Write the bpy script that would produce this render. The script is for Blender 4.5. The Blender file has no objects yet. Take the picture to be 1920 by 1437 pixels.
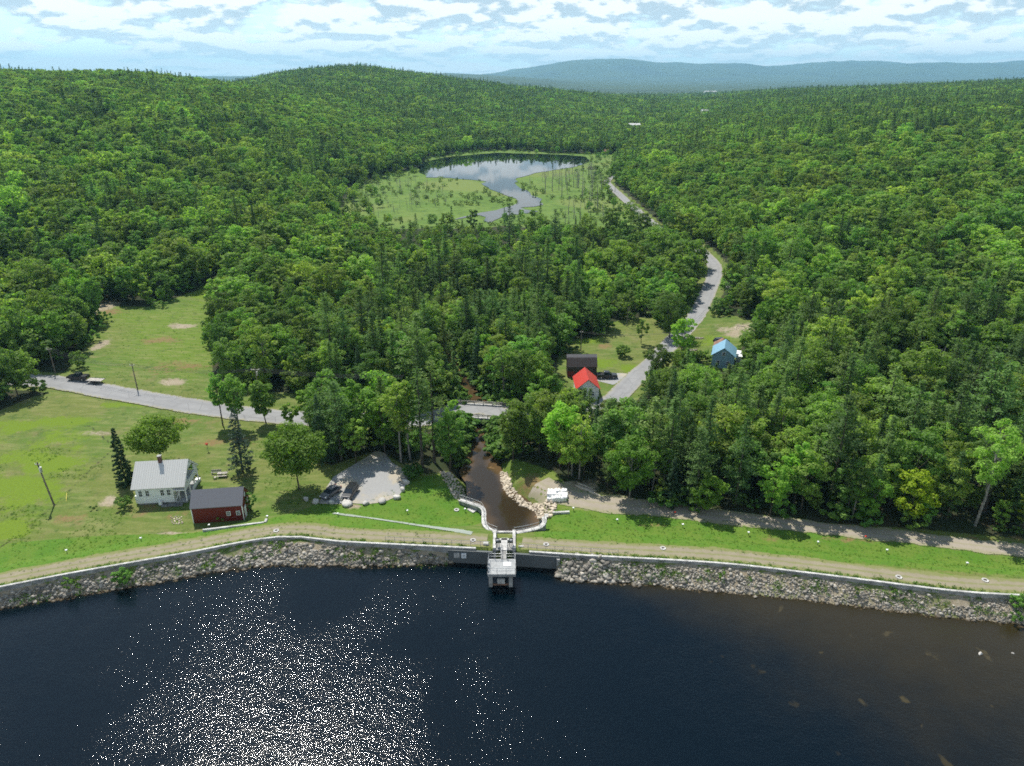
import bpy, math, random
import numpy as np
from math import sin, cos, tan, pi, radians, sqrt, atan2
from mathutils import Vector, Matrix
random.seed(7); RNG = np.random.default_rng(11)
sc = bpy.context.scene
COL = sc.collection

# ------------------------------------------------------------------ camera, sky, sun, exposure
F_PX = 1332.0; PITCH = radians(23.3); H = 75.0          # 24 mm equivalent drone lens, 75 m above the lake
cam_d = bpy.data.cameras.new('camera'); cam = bpy.data.objects.new('camera', cam_d); COL.objects.link(cam)
cam_d.sensor_width = 36; cam_d.lens = F_PX/1920*36; cam_d.clip_start = 1; cam_d.clip_end = 60000
cam.location = (0, 0, H); cam.rotation_euler = (pi/2-PITCH, 0, 0); sc.camera = cam
HAZE = 6.5e-5
SUN_EL, SUN_AZ = radians(58), radians(-29)              # azimuth from +Y, clockwise
sd = bpy.data.lights.new('sun', 'SUN'); sun = bpy.data.objects.new('sun', sd); COL.objects.link(sun)
sd.energy = 5.0; sd.angle = radians(0.53); sd.color = (1.0, 0.955, 0.88)
SUNV = Vector((sin(SUN_AZ)*cos(SUN_EL), cos(SUN_AZ)*cos(SUN_EL), sin(SUN_EL)))
sun.rotation_euler = (-SUNV).to_track_quat('-Z', 'Y').to_euler()
sun.location = (0, 0, 300)
sc.cycles.use_denoising = False; sc.cycles.use_adaptive_sampling = False; sc.cycles.filter_width = 1.7; sc.cycles.caustics_reflective = False; sc.cycles.caustics_refractive = False; sc.cycles.sample_clamp_indirect = 1.0; sc.cycles.max_bounces = 5; sc.cycles.use_light_tree = False
vs = sc.view_settings; vs.view_transform = 'Standard'; vs.look = 'None'; vs.exposure = 0.34; vs.gamma = 1; vs.use_curve_mapping = False

class NT:
    def __init__(s, tree): s.t = tree; s.t.nodes.clear()
    def n(s, typ, **kw):
        nd = s.t.nodes.new(typ)
        for k, v in kw.items():
            if k.startswith('i_'):
                nd.inputs[k[2:].replace('_', ' ')].default_value = v
            else: setattr(nd, k, v)
        return nd
    def l(s, a, b): s.t.links.new(a, b)
    def math(s, op, a, b=None, c=None, clamp=False):
        nd = s.n('ShaderNodeMath', operation=op); nd.use_clamp = clamp
        for i, v in enumerate((a, b, c)):
            if v is None: continue
            if isinstance(v, (int, float)): nd.inputs[i].default_value = v
            else: s.l(v, nd.inputs[i])
        return nd.outputs[0]
    def mix(s, f, a, b, typ='MIX'):
        nd = s.n('ShaderNodeMix', data_type='RGBA', blend_type=typ); nd.clamp_factor = True
        for i, v in ((0, f), (6, a), (7, b)):
            if isinstance(v, (int, float)): nd.inputs[i].default_value = v
            elif isinstance(v, tuple): nd.inputs[i].default_value = (*v, 1) if len(v) == 3 else v
            else: s.l(v, nd.inputs[i])
        return nd.outputs[2]
    def noise(s, vec, scale, detail=4, rough=.55, dim='3D', dist=0.0):
        nd = s.n('ShaderNodeTexNoise', noise_dimensions=dim); nd.inputs['Scale'].default_value = scale
        nd.inputs['Detail'].default_value = detail; nd.inputs['Roughness'].default_value = rough
        nd.inputs['Distortion'].default_value = dist
        if vec is not None: s.l(vec, nd.inputs['Vector'])
        return nd.outputs[0]
    def ramp(s, v, lo, hi):
        nd = s.n('ShaderNodeMapRange'); nd.clamp = True; nd.interpolation_type = 'SMOOTHSTEP'
        nd.inputs[1].default_value = lo; nd.inputs[2].default_value = hi; s.l(v, nd.inputs[0]); return nd.outputs[0]

world = bpy.data.worlds.new('World'); sc.world = world; world.use_nodes = True
W = NT(world.node_tree)
sky = W.n('ShaderNodeTexSky', sky_type='NISHITA', sun_disc=False)
sky.sun_elevation = SUN_EL; sky.sun_rotation = SUN_AZ; sky.air_density = 1.0; sky.dust_density = 0.3; sky.ozone_density = 2.0
tc = W.n('ShaderNodeTexCoord'); sp = W.n('ShaderNodeSeparateXYZ'); W.l(tc.outputs['Generated'], sp.inputs[0])
az = W.math('ARCTAN2', sp.outputs[0], sp.outputs[1]); el = W.math('MAXIMUM', W.math('ARCSINE', sp.outputs[2]), 0.0)
# clouds: cumulus rows that get lower and closer together towards the horizon
vv = W.math('MULTIPLY', W.math('LOGARITHM', W.math('ADD', el, 0.035), 2.718), 2.3)
def cloud(off):
    cv = W.n('ShaderNodeCombineXYZ'); W.l(W.math('MULTIPLY', az, 8.5), cv.inputs[0]); W.l(W.math('ADD', vv, off), cv.inputs[1])
    cv.inputs[2].default_value = 3.7
    a = W.noise(cv.outputs[0], 1.7, 10, .56, dist=.1)
    b = W.noise(cv.outputs[0], .45, 2, .5)
    return W.math('ADD', W.math('MULTIPLY', a, .8), W.math('MULTIPLY', b, .35))
c0 = cloud(0.0); c1 = cloud(0.20)
dens = W.ramp(c0, 0.455, 0.535)
lit = W.ramp(W.math('SUBTRACT', c0, c1), -0.055, 0.02)
ccol = W.mix(lit, (0.46, 0.57, 0.64), (0.92, 0.95, 0.95))
hz = W.ramp(el, 0.0, 0.075)                                   # pale air near the horizon
ccol = W.mix(W.math('MULTIPLY', W.math('SUBTRACT', 1.0, hz), .6), ccol, (0.74, 0.85, 0.90))
lowsky = W.mix(W.math('MULTIPLY', W.math('SUBTRACT', 1.0, W.ramp(el, 0.0, 0.35)), .75), sky.outputs[0], (5.6, 7.6, 8.4))
bg1 = W.n('ShaderNodeBackground'); W.l(lowsky, bg1.inputs[0]); bg1.inputs[1].default_value = 0.11
bg2 = W.n('ShaderNodeBackground'); W.l(ccol, bg2.inputs[0]); bg2.inputs[1].default_value = 0.88
mx = W.n('ShaderNodeMixShader'); wo = W.n('ShaderNodeOutputWorld')
up = W.math('SUBTRACT', 1.0, W.ramp(el, 0.25, 0.7))           # high overhead the sky is only partly clouded
glow = W.math('ADD', 1.0, W.math('MULTIPLY', W.math('SUBTRACT', 1.0, W.ramp(el, 0.0, 0.16)), .40))   # the far low sky is brighter than the air in front of it
W.l(W.math('MULTIPLY', glow, .11), bg1.inputs[1]); W.l(W.math('MULTIPLY', glow, .90), bg2.inputs[1])
W.l(W.math('MULTIPLY', dens, W.math('ADD', W.math('MULTIPLY', up, .85), .15)), mx.inputs[0])
W.l(bg1.outputs[0], mx.inputs[1]); W.l(bg2.outputs[0], mx.inputs[2]); W.l(mx.outputs[0], wo.inputs[0])

# ------------------------------------------------------------------ helpers
def g(px, py, z=0.0):
    """point of the photograph -> place on the level z"""
    px = np.asarray(px, float); py = np.asarray(py, float)
    v = (py-718.5)/F_PX; dn = sin(PITCH)+v*cos(PITCH); fw = cos(PITCH)-v*sin(PITCH); t = (H-np.asarray(z, float))/dn
    return (px-960)/F_PX*t, fw*t
def gl(pts, z=0.0):
    a = np.array(pts, float); x, y = g(a[:, 0], a[:, 1], z); return np.stack([x, y], 1)
def proj(X, Y, Z):
    dz = H-Z; dep = Y*cos(PITCH)+dz*sin(PITCH); v = dz*cos(PITCH)-Y*sin(PITCH)
    return 960+X/dep*F_PX, 718.5+v/dep*F_PX
def _hash(ix, iy, s):
    n = (ix*374761393 + iy*668265263 + s*974711) & 0xffffffff
    n = ((n ^ (n >> 13))*1274126177) & 0xffffffff
    return ((n ^ (n >> 16)) & 0xffff)/65535.0
def vnoise(x, y, s=0):
    x = np.asarray(x, float); y = np.asarray(y, float)
    ix = np.floor(x).astype(np.int64); iy = np.floor(y).astype(np.int64); fx = x-ix; fy = y-iy
    fx = fx*fx*(3-2*fx); fy = fy*fy*(3-2*fy)
    a = _hash(ix, iy, s); b = _hash(ix+1, iy, s); c = _hash(ix, iy+1, s); d = _hash(ix+1, iy+1, s)
    return (a*(1-fx)+b*fx)*(1-fy)+(c*(1-fx)+d*fx)*fy
def fbm(x, y, s=0, o=4):
    r = 0; a = .5; t = 0
    for k in range(o): r = r+a*vnoise(x*2**k, y*2**k, s+k); t += a; a *= .5
    return r/t
def sstep(x, a, b):
    t = np.clip((x-a)/(b-a), 0, 1); return t*t*(3-2*t)
def inpoly(X, Y, P):
    r = np.zeros(np.shape(X), bool); n = len(P)
    for i in range(n):
        x1, y1 = P[i]; x2, y2 = P[(i+1) % n]
        if y1 == y2: continue
        c = ((y1 > Y) != (y2 > Y)) & (X < (x2-x1)*(Y-y1)/(y2-y1)+x1); r ^= c
    return r
def dline(X, Y, P, closed=False):
    """distance to a polyline and side (positive on its left)"""
    best = np.full(np.shape(X), 1e9); side = np.ones(np.shape(X)); n = len(P)
    for i in range(n if closed else n-1):
        x1, y1 = P[i]; x2, y2 = P[(i+1) % n]; dx, dy = x2-x1, y2-y1; L = dx*dx+dy*dy+1e-9
        t = np.clip(((X-x1)*dx+(Y-y1)*dy)/L, 0, 1); d = np.hypot(X-x1-t*dx, Y-y1-t*dy); m = d < best
        best = np.where(m, d, best); side = np.where(m, np.sign(dx*(Y-y1)-dy*(X-x1)), side)
    return best, side
def sdpoly(X, Y, P):
    d, _ = dline(X, Y, P, True); return np.where(inpoly(X, Y, P), -d, d)
def smooth_line(P, step=2.0):
    P = [np.array(p, float) for p in P]; out = []
    Q = [2*P[0]-P[1]]+P+[2*P[-1]-P[-2]]
    for i in range(1, len(Q)-2):
        p0, p1, p2, p3 = Q[i-1:i+3]; n = max(1, int(np.linalg.norm(p2-p1)/step))
        for k in range(n):
            t = k/n; out.append(.5*((2*p1)+(-p0+p2)*t+(2*p0-5*p1+4*p2-p3)*t*t+(-p0+3*p1-3*p2+p3)*t**3))
    out.append(P[-1]); return np.array(out)

# ------------------------------------------------------------------ lie of the land
CREST = gl([(0,1100),(134,1074),(334,1039),(521,1006.5),(640,1015),(760,1021),(927,1029.5),(1100,1041),(1345,1055),(1527,1075),(1786,1107),(1920,1116)], 2.7)
CREST = np.vstack([CREST[0]-(CREST[1]-CREST[0])*14, CREST, CREST[-1]+(CREST[-1]-CREST[-2])*12])
SHORE = gl([(0,1140),(100,1124),(200,1107),(300,1091),(400,1072),(500,1060),(600,1061),(700,1061),(800,1058),(870,1054),(1025,1066),(1050,1085),(1150,1092),(1250,1100),(1400,1115),(1500,1125),(1600,1137),(1700,1148),(1800,1160),(1920,1172)], 0.0)
SHORE = np.vstack([[-400, SHORE[0][1]-75], SHORE, [330, SHORE[-1][1]-40]])
RIVER = np.vstack([[-4.3,107.5],[-3.9,105.2],[-1.6,103.4],[0.9,103.4],[4.3,105.3],[5.0,108],
    gl([(1011,961),(1007,951),(980,930),(954,917),(945,893),(937,870),(924,847),(917,820),(919,800),(922,780),(931,770),(920,752),(897,735),(888,715),(865,690),(850,665),(842,645),(846,625),(865,600)], -2.8),
    gl([(850,600),(822,632),(815,660),(835,690),(858,715),(868,738),(868,755),(880,785),(889,814),(887,827),(874,854),(860,887),(874,907),(876,942),(905,954)], -2.8)])
MARSHP = gl([(640,395),(660,350),(720,328),(784,316),(800,296),(880,285),(950,281),(1060,288),(1120,289),(1172,290),(1150,325),(1140,345),(1150,365),(1185,395),(1245,432),(1235,445),(1180,436),(1130,438),(1080,432),(1020,428),(940,424),(880,432),(829,428),(740,430),(660,425)], -2.4)
UA = np.array([-.95,-.66,-.5,-.42,-.35,-.28,-.2,-.1,0,.08,.1,.2,.25,.35,.5,.66,.95])
YA = np.array([60,110,150,250,400,550,700,850,1000,1300,1700,1950,2300,3000,4500,6500,9000,12000,15000,18000,22500.])
ZT = {  # rows: height of the ground at each depth, columns as UA
60:   [.4,.4,.3,.2,.2,.1,0,-.8,-1,-1,-1,-1,-1,-1,-.9,-.9,-.9],
110:  [.5,.5,.4,.3,.3,.2,0,-.8,-1,-1,-1,-1,-1,-1,-.9,-.8,-.8],
150:  [1,.8,.5,.3,.2,.1,0,-.8,-1,-1,-1,-1,-1,-.8,0,1,2],
250:  [6,4,2,1,0,-1,-1.4,-1.6,-1.6,-1.4,-1.2,-.6,0,3,6,8,9],
400:  [26,20,14,9,4,0,-1.6,-2,-2,-2,-2,0,3,9,14,17,20],
550:  [45,38,31,25,16,7,0,-2.2,-2.4,-2.3,-2,2,6,14,21,24,28],
700:  [60,54,48,42,32,19,6,-2.2,-2.4,-2.4,-2.3,2,7,17,27,31,35],
850:  [70,66,63,57,46,32,18,2,-2.4,-2.3,-2,3,8,19,31,36,40],
1000: [74,72,72,65,53,42,28,12,3,1,0,3,8,21,34,41,46],
1300: [60,60,60,56,50,50,47,30,14,8,4,3,8,23,37,47,55],
1700: [30,35,38,40,49,70,84,58,33,24,18,6,9,28,41,54,62],
1950: [20,25,30,36,55,82,92,68,42,31,24,8,10,29,42,56,64],
2300: [10,10,15,20,40,68,75,55,32,18,10,0,4,26,36,45,55],
3000: [0,0,0,5,15,25,30,15,5,0,-6,-8,-4,14,20,20,20],
4500: [0,0,0,0,5,15,15,10,0,-10,-12,-12,-8,0,5,0,0],
6500: [0,20,30,20,20,30,50,75,60,20,5,-5,-5,0,10,10,0],
9000: [20,30,40,30,30,40,70,125,85,35,22,0,5,15,20,20,20],
12000:[40,40,50,90,95,70,40,60,50,60,50,30,30,40,40,40,40],
15000:[50,60,70,85,70,70,70,70,165,455,400,330,345,305,330,375,300],
18000:[50,50,60,70,60,60,60,50,100,200,300,300,330,290,340,330,260],
22500:[0]*17}
ZA = np.array([ZT[int(y)] for y in YA], float)
NU, NYY = 240, 420
ug = np.linspace(UA[0], UA[-1], NU); lg = np.linspace(math.log(60), math.log(22500), NYY)
tmp = np.array([np.interp(ug, UA, r) for r in ZA]); TAB = np.array([np.interp(lg, np.log(YA), tmp[:, j]) for j in range(NU)]).T
for _ in range(14):
    T2 = np.pad(TAB, 1, mode='edge'); TAB = (T2[:-2,1:-1]+T2[2:,1:-1]+T2[1:-1,:-2]+T2[1:-1,2:]+2*TAB)/6
def table(X, Y):
    u = np.clip(X/np.maximum(Y, 60), UA[0], UA[-1]); l = np.log(np.clip(Y, 60, 22490))
    a = (u-ug[0])/(ug[1]-ug[0]); b = (l-lg[0])/(lg[1]-lg[0])
    i = np.clip(a.astype(int), 0, NU-2); j = np.clip(b.astype(int), 0, NYY-2); a = a-i; b = b-j
    return (TAB[j,i]*(1-a)+TAB[j,i+1]*a)*(1-b)+(TAB[j+1,i]*(1-a)+TAB[j+1,i+1]*a)*b
GATE = (-9.6, 7.2)
def hgt(X, Y):
    X = np.atleast_1d(np.asarray(X, float)); Y = np.atleast_1d(np.asarray(Y, float))
    z = table(X, Y)
    z = z + (fbm(X/40, Y/40, 5)-.5)*sstep(Y, 350, 900)*8*sstep(z, 4, 20)
    z = z + (fbm(X/1100, Y/1100, 9, 5)-.5)*sstep(Y, 9000, 14000)*210*sstep(z, 60, 200) + (fbm(X/600, Y/600, 29, 4)-.5)*sstep(Y, 2600, 5000)*16
    near = Y < 200
    if near.any():
        x = X[near]; y = Y[near]; zz = z[near]
        d, s = dline(x, y, CREST); s = d*s
        west = sstep(-x, 35, 60)
        slope_w = 8.5-3.0*west
        zc = 2.45-(2.45-zz)*sstep(s, 4.6, 4.6+slope_w)
        ds, ss = dline(x, y, SHORE); out = -ds*ss                    # positive out in the lake
        w = np.maximum(-s, 0)/(np.maximum(-s, 0)+np.maximum(-out, 0)+1e-6)
        zl = np.where(out < 0, 2.35-2.35*w**.95, -np.minimum(out*.42, 5))
        zl = zl+(vnoise(x*1.1, y*1.1, 3)-.5)*.35*sstep(-s, .3, 1.2)
        ing = (x > GATE[0]) & (x < GATE[1]); zl = np.where(ing, -4.5, zl)
        zz = np.where(s >= 0, zc, zl)
        z[near] = zz
    mm = (Y > 330) & (Y < 1100) & (abs(X) < 260)
    if mm.any():
        x = X[mm]; y = Y[mm]; d = sdpoly(x, y, MARSHP); k = sstep(d, 0, 55); z[mm] = -2.4+(z[mm]+2.4)*k
    riv = (Y > 95) & (Y < 330)
    if riv.any():
        x = X[riv]; y = Y[riv]; d = sdpoly(x, y, RIVER); zz = z[riv]
        bank = sstep(d, -.4, 3.2)
        bank = np.where(((y < 109) | ((x < 0) & (y < 117))) & (d > 0.35), 1.0, bank)
        z[riv] = np.where((y > 103), -3.9+(zz+3.9)*bank, zz)
    return z
def G(pts, it=14):
    """points of the photograph -> places on the ground"""
    a = np.atleast_2d(np.array(pts, float)); z = np.full(len(a), -.5)
    for _ in range(it):
        x, y = g(a[:,0], a[:,1], z); z = .4*z+.6*hgt(x, y)
    return np.stack([x, y, hgt(x, y)], 1)
def G1(px, py): return tuple(G([(px, py)])[0])
def h1(x, y): return float(hgt(x, y)[0])
def height_to(X, Y, z0, pytop):
    lo, hi = 0.2, 60
    for _ in range(40):
        m = (lo+hi)/2
        if proj(X, Y, z0+m)[1] > pytop: lo = m
        else: hi = m
    return lo
def px_to_m(w, X, Y, z): return w*(Y*cos(PITCH)+(H-z)*sin(PITCH))/F_PX

# ------------------------------------------------------------------ object helpers
def tag(o, label=None, cat=None, group=None, kind=None):
    if label: o['label'] = label
    if cat: o['category'] = cat
    if group: o['group'] = group
    if kind: o['kind'] = kind
    return o
def link(name, me, m=None, parent=None, smooth=False):
    o = bpy.data.objects.new(name, me); COL.objects.link(o)
    if m is not None:
        for q in (m if isinstance(m, (list, tuple)) else [m]): me.materials.append(q)
    if parent is not None: o.parent = parent
    if smooth: me.polygons.foreach_set('use_smooth', np.ones(len(me.polygons), bool))
    return o
def npmesh(name, V, Fa, mi=None):
    V = np.asarray(V, np.float32); Fa = np.asarray(Fa, np.int32); k = Fa.shape[1]
    me = bpy.data.meshes.new(name); me.vertices.add(len(V)); me.vertices.foreach_set('co', V.ravel())
    me.loops.add(Fa.size); me.loops.foreach_set('vertex_index', Fa.ravel())
    me.polygons.add(len(Fa)); me.polygons.foreach_set('loop_start', np.arange(0, Fa.size, k, dtype=np.int32))
    if mi is not None: me.polygons.foreach_set('material_index', np.asarray(mi, np.int32))
    me.update(calc_edges=True); return me
def empty(name, loc=(0,0,0), rz=0, sc_=1.0):
    o = bpy.data.objects.new(name, None); COL.objects.link(o); o.location = loc; o.rotation_euler = (0,0,rz); o.scale = (sc_,)*3
    o.empty_display_size = .5; return o
class MB:
    """collects simple solids into one mesh"""
    def __init__(s): s.v = []; s.f = []; s.m = []
    def add(s, vs_, fs, mi=0):
        b = len(s.v); s.v += [tuple(v) for v in vs_]; s.f += [tuple(i+b for i in f) for f in fs]; s.m += [mi]*len(fs); return s
    def box(s, c, d, rz=0, mi=0, taper=1.0):
        vs_ = []
        for sz in (-1, 1):
            k = taper if sz > 0 else 1
            for sx, sy in ((-1,-1),(1,-1),(1,1),(-1,1)):
                x = sx*d[0]/2*k; y = sy*d[1]/2*k
                vs_.append((c[0]+x*cos(rz)-y*sin(rz), c[1]+x*sin(rz)+y*cos(rz), c[2]+sz*d[2]/2))
        return s.add(vs_, [(3,2,1,0),(4,5,6,7),(0,1,5,4),(1,2,6,5),(2,3,7,6),(3,0,4,7)], mi)
    def tube(s, pts, r, n=6, mi=0, cap=True):
        pts = [Vector(p) for p in pts]; rs = r if isinstance(r, (list, tuple)) else [r]*len(pts); b = len(s.v)
        for i, p in enumerate(pts):
            d = (pts[min(i+1, len(pts)-1)]-pts[max(i-1, 0)]).normalized()
            a = d.cross(Vector((0,0,1))) if abs(d.z) < .95 else d.cross(Vector((1,0,0))); a.normalize(); c = d.cross(a)
            for k in range(n):
                t = 2*pi*k/n; s.v.append(tuple(p+(a*cos(t)+c*sin(t))*rs[i]))
        for i in range(len(pts)-1):
            for k in range(n):
                s.f.append((b+i*n+k, b+i*n+(k+1) % n, b+(i+1)*n+(k+1) % n, b+(i+1)*n+k)); s.m.append(mi)
        if cap:
            s.f.append(tuple(b+k for k in range(n))[::-1]); s.m.append(mi)
            s.f.append(tuple(b+(len(pts)-1)*n+k for k in range(n))); s.m.append(mi)
        return s
    def prism(s, poly, z0, z1, mi=0):
        n = len(poly); vs_ = [(p[0],p[1],z0) for p in poly]+[(p[0],p[1],z1) for p in poly]
        return s.add(vs_, [tuple(range(n))[::-1], tuple(range(n,2*n))]+[(i,(i+1)%n,n+(i+1)%n,n+i) for i in range(n)], mi)
    def profile(s, poly, x0, x1, mi=0):
        """closed y-z outline run along x"""
        n = len(poly); vs_ = [(x0,p[0],p[1]) for p in poly]+[(x1,p[0],p[1]) for p in poly]
        return s.add(vs_, [tuple(range(n)), tuple(range(n,2*n))[::-1]]+[(i,n+i,n+(i+1)%n,(i+1)%n) for i in range(n)], mi)
    def build(s, name, m, parent=None, smooth=False, bevel=0):
        me = bpy.data.meshes.new(name); me.from_pydata(s.v, [], s.f); me.polygons.foreach_set('material_index', s.m)
        me.update(); o = link(name, me, m, parent, smooth)
        if bevel:
            b = o.modifiers.new('b', 'BEVEL'); b.width = bevel; b.segments = 2; b.limit_method = 'ANGLE'
        return o
# ------------------------------------------------------------------ materials
def mat(name): m = bpy.data.materials.new(name); m.use_nodes = True; return m, NT(m.node_tree)
def fin(N, col, rough=.7, spec=.3, metal=0.0, bump=None, bs=.3, bd=.05, **kw):
    p = N.n('ShaderNodeBsdfPrincipled')
    for s, v in (('Base Color', col), ('Roughness', rough), ('Specular IOR Level', spec), ('Metallic', metal)):
        if isinstance(v, tuple): p.inputs[s].default_value = (*v, 1)
        elif isinstance(v, (int, float)): p.inputs[s].default_value = v
        else: N.l(v, p.inputs[s])
    if bump is not None:
        b = N.n('ShaderNodeBump'); b.inputs['Strength'].default_value = bs; b.inputs['Distance'].default_value = bd
        N.l(bump, b.inputs['Height']); N.l(b.outputs[0], p.inputs['Normal'])
    o = N.n('ShaderNodeOutputMaterial'); N.l(p.outputs[0], o.inputs[0]); return p
def simple(name, c, rough=.7, var=.15, scale=1.5, metal=0.0, spec=.3, bs=.25, c2=None):
    m, N = mat(name); t = N.n('ShaderNodeTexCoord').outputs['Object']
    a = N.noise(t, scale, 5, .6); b = N.noise(t, scale*9, 3, .6)
    dk = tuple(x*(1-var*1.6) for x in c); lt = tuple(min(1, x*(1+var)) for x in c)
    col = N.mix(N.ramp(a, .3, .7), dk, c2 if c2 else lt); col = N.mix(N.math('MULTIPLY', b, var*1.2), col, dk)
    fin(N, col, rough, spec, metal, b, bs, .02); return m
def wood_planks(name, c, pitch=.25, axis=2, var=.2, metal=0.0, rough=.6, depth=.02):
    """boards or metal sheet ribs along one axis of the object"""
    m, N = mat(name); t = N.n('ShaderNodeTexCoord').outputs['Object']; s = N.n('ShaderNodeSeparateXYZ'); N.l(t, s.inputs[0])
    w = N.math('FRACT', N.math('DIVIDE', s.outputs[axis], pitch)); groove = N.ramp(w, 0.0, .16)
    idx = N.n('ShaderNodeTexWhiteNoise', noise_dimensions='1D'); N.l(N.math('FLOOR', N.math('DIVIDE', s.outputs[axis], pitch)), idx.inputs['W'])
    a = N.noise(t, 1.3, 5, .6)
    dk = tuple(x*(1-var) for x in c); col = N.mix(idx.outputs[0], dk, c); col = N.mix(N.ramp(a, .35, .7), col, tuple(x*(1-var*.8) for x in c))
    col = N.mix(groove, tuple(x*.62 for x in c), col)
    fin(N, col, rough, .35, metal, groove, .6, depth); return m

M = {}
M['concrete'] = simple('concrete', (.34,.335,.315), .85, .3, .8)
M['concrete_white'] = simple('concrete_white', (.50,.49,.46), .8, .25, 1.0)
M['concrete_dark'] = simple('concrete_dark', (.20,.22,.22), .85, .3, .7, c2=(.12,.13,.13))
M['deck'] = simple('deck', (.33,.34,.335), .7, .15, 2.0)
M['galv'] = simple('galvanised', (.52,.53,.53), .4, .1, 3, metal=.7)
M['steel_dark'] = simple('dark_steel', (.06,.065,.07), .5, .2, 3)
M['white'] = simple('white_paint', (.80,.81,.80), .55, .05, 2)
M['siding'] = wood_planks('white_clapboard', (.80,.82,.80), .16, 2, .05)
M['white_roof'] = wood_planks('pale_standing_seam_roof', (.57,.56,.52), .42, 0, .05, .1, .42, .05)
M['grey_roof'] = wood_planks('grey_ribbed_roof', (.17,.17,.18), .24, 0, .06, .2, .42, .03)
M['blue_roof'] = wood_planks('blue_metal_roof', (.20,.38,.50), .3, 1, .06, .1, .4, .03)
M['blue_wall'] = wood_planks('blue_grey_siding', (.25,.40,.47), .2, 2, .08)
M['red_roof'] = wood_planks('red_metal_roof', (.55,.055,.04), .3, 0, .08, .1, .4, .03)
M['red_wall'] = wood_planks('red_boards', (.155,.018,.014), .2, 0, .15)
M['old_wood'] = wood_planks('weathered_boards', (.055,.04,.035), .22, 0, .4)
M['shingle'] = wood_planks('dark_shingle', (.085,.083,.09), .35, 2, .3)
M['brown_roof'] = simple('brown_roof', (.27,.15,.10), .8, .3, 1)
M['brick'] = simple('chimney_brick', (.16,.085,.07), .85, .3, 6)
M['stone_block'] = simple('foundation_stone', (.23,.23,.22), .9, .3, 2)
M['glass'] = simple('window_glass', (.02,.028,.035), .08, .1, 1, spec=.6)
M['car_silver'] = simple('silver_paint', (.50,.52,.55), .28, .04, 1, metal=.5, spec=.6)
M['car_grey'] = simple('dark_grey_paint', (.13,.135,.145), .25, .05, 1, metal=.3, spec=.6)
M['car_black'] = simple('black_paint', (.012,.013,.016), .2, .05, 1, spec=.6)
M['rubber'] = simple('rubber', (.02,.02,.02), .8)
M['rim'] = simple('alloy', (.45,.45,.46), .35, .1, 5, metal=.8)
M['lamp_red'] = simple('tail_lamp', (.30,.01,.01), .3)
M['lamp_clear'] = simple('headlamp', (.65,.67,.7), .2)
M['pole_wood'] = simple('pole_wood', (.20,.165,.13), .9, .3, 1)
M['grey_wood'] = simple('grey_wood', (.42,.39,.34), .85, .2, 2)
M['wire'] = simple('wire', (.09,.09,.09), .6)
M['bag'] = simple('white_bag', (.76,.76,.74), .8, .1, 2)
M['log'] = simple('pale_log', (.52,.45,.36), .85, .25, 3)
M['bark'] = simple('bark', (.095,.08,.062), .95, .35, 2)
M['birch_bark'] = simple('birch_bark', (.22,.205,.18), .85, .35, 2.5, c2=(.34,.32,.29))
M['deadwood'] = simple('dead_wood', (.27,.25,.22), .9, .25, 2)
M['guard'] = simple('guard_rail', (.40,.37,.33), .6, .2, 2)
M['yellow'] = simple('yellow_plastic', (.65,.55,.05), .5)
M['red_p'] = simple('red_plastic', (.50,.04,.02), .5)
M['green_w'] = simple('green_plastic', (.02,.10,.05), .5)

def leafmat(name, c1, c2, transl=.38, hue=.03, patch=(.0,.0,.0)):
    m, N = mat(name)
    oi = N.n('ShaderNodeObjectInfo').outputs['Random']; t = N.n('ShaderNodeTexCoord').outputs['Object']
    geo = N.n('ShaderNodeNewGeometry').outputs['Random Per Island']
    a = N.noise(t, .55, 3, .6)
    col = N.mix(oi, c1, c2)
    hs = N.n('ShaderNodeHueSaturation'); N.l(col, hs.inputs['Color'])
    r2 = N.math('FRACT', N.math('MULTIPLY', oi, 7.31)); r3 = N.math('FRACT', N.math('MULTIPLY', oi, 23.7))
    N.l(N.math('ADD', N.math('MULTIPLY', N.math('SUBTRACT', r2, .5), hue), .5), hs.inputs['Hue'])
    loc = N.n('ShaderNodeObjectInfo').outputs['Location']; pn = N.noise(loc, .022, 3, .6)
    v = N.math('MULTIPLY', N.math('ADD', N.math('MULTIPLY', r3, .58), .70), N.math('ADD', N.math('MULTIPLY', N.ramp(pn, .3, .7), .44), .78))
    v = N.math('MULTIPLY', v, N.math('ADD', N.math('MULTIPLY', geo, .5), .76))
    v = N.math('MULTIPLY', v, N.math('ADD', N.math('MULTIPLY', a, .4), .82))
    N.l(v, hs.inputs['Value'])
    d = N.n('ShaderNodeBsdfDiffuse'); N.l(hs.outputs[0], d.inputs[0])
    tr = N.n('ShaderNodeBsdfTranslucent'); tcn = N.mix(.55, hs.outputs[0], (.55,.80,.05), 'MULTIPLY'); 
    br = N.n('ShaderNodeHueSaturation'); br.inputs['Value'].default_value = 2.2; N.l(hs.outputs[0], br.inputs['Color'])
    tcn = N.mix(1.0, br.outputs[0], (.85,1.0,.35), 'MULTIPLY'); N.l(tcn, tr.inputs[0])
    ms = N.n('ShaderNodeMixShader'); ms.inputs[0].default_value = transl; N.l(d.outputs[0], ms.inputs[1]); N.l(tr.outputs[0], ms.inputs[2])
    gs = N.n('ShaderNodeBsdfGlossy'); gs.inputs['Roughness'].default_value = .6; gs.inputs[0].default_value = (.9,1,.9,1)
    m2 = N.n('ShaderNodeMixShader'); m2.inputs[0].default_value = .012; N.l(ms.outputs[0], m2.inputs[1]); N.l(gs.outputs[0], m2.inputs[2])
    o = N.n('ShaderNodeOutputMaterial'); N.l(m2.outputs[0], o.inputs[0]); return m
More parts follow.
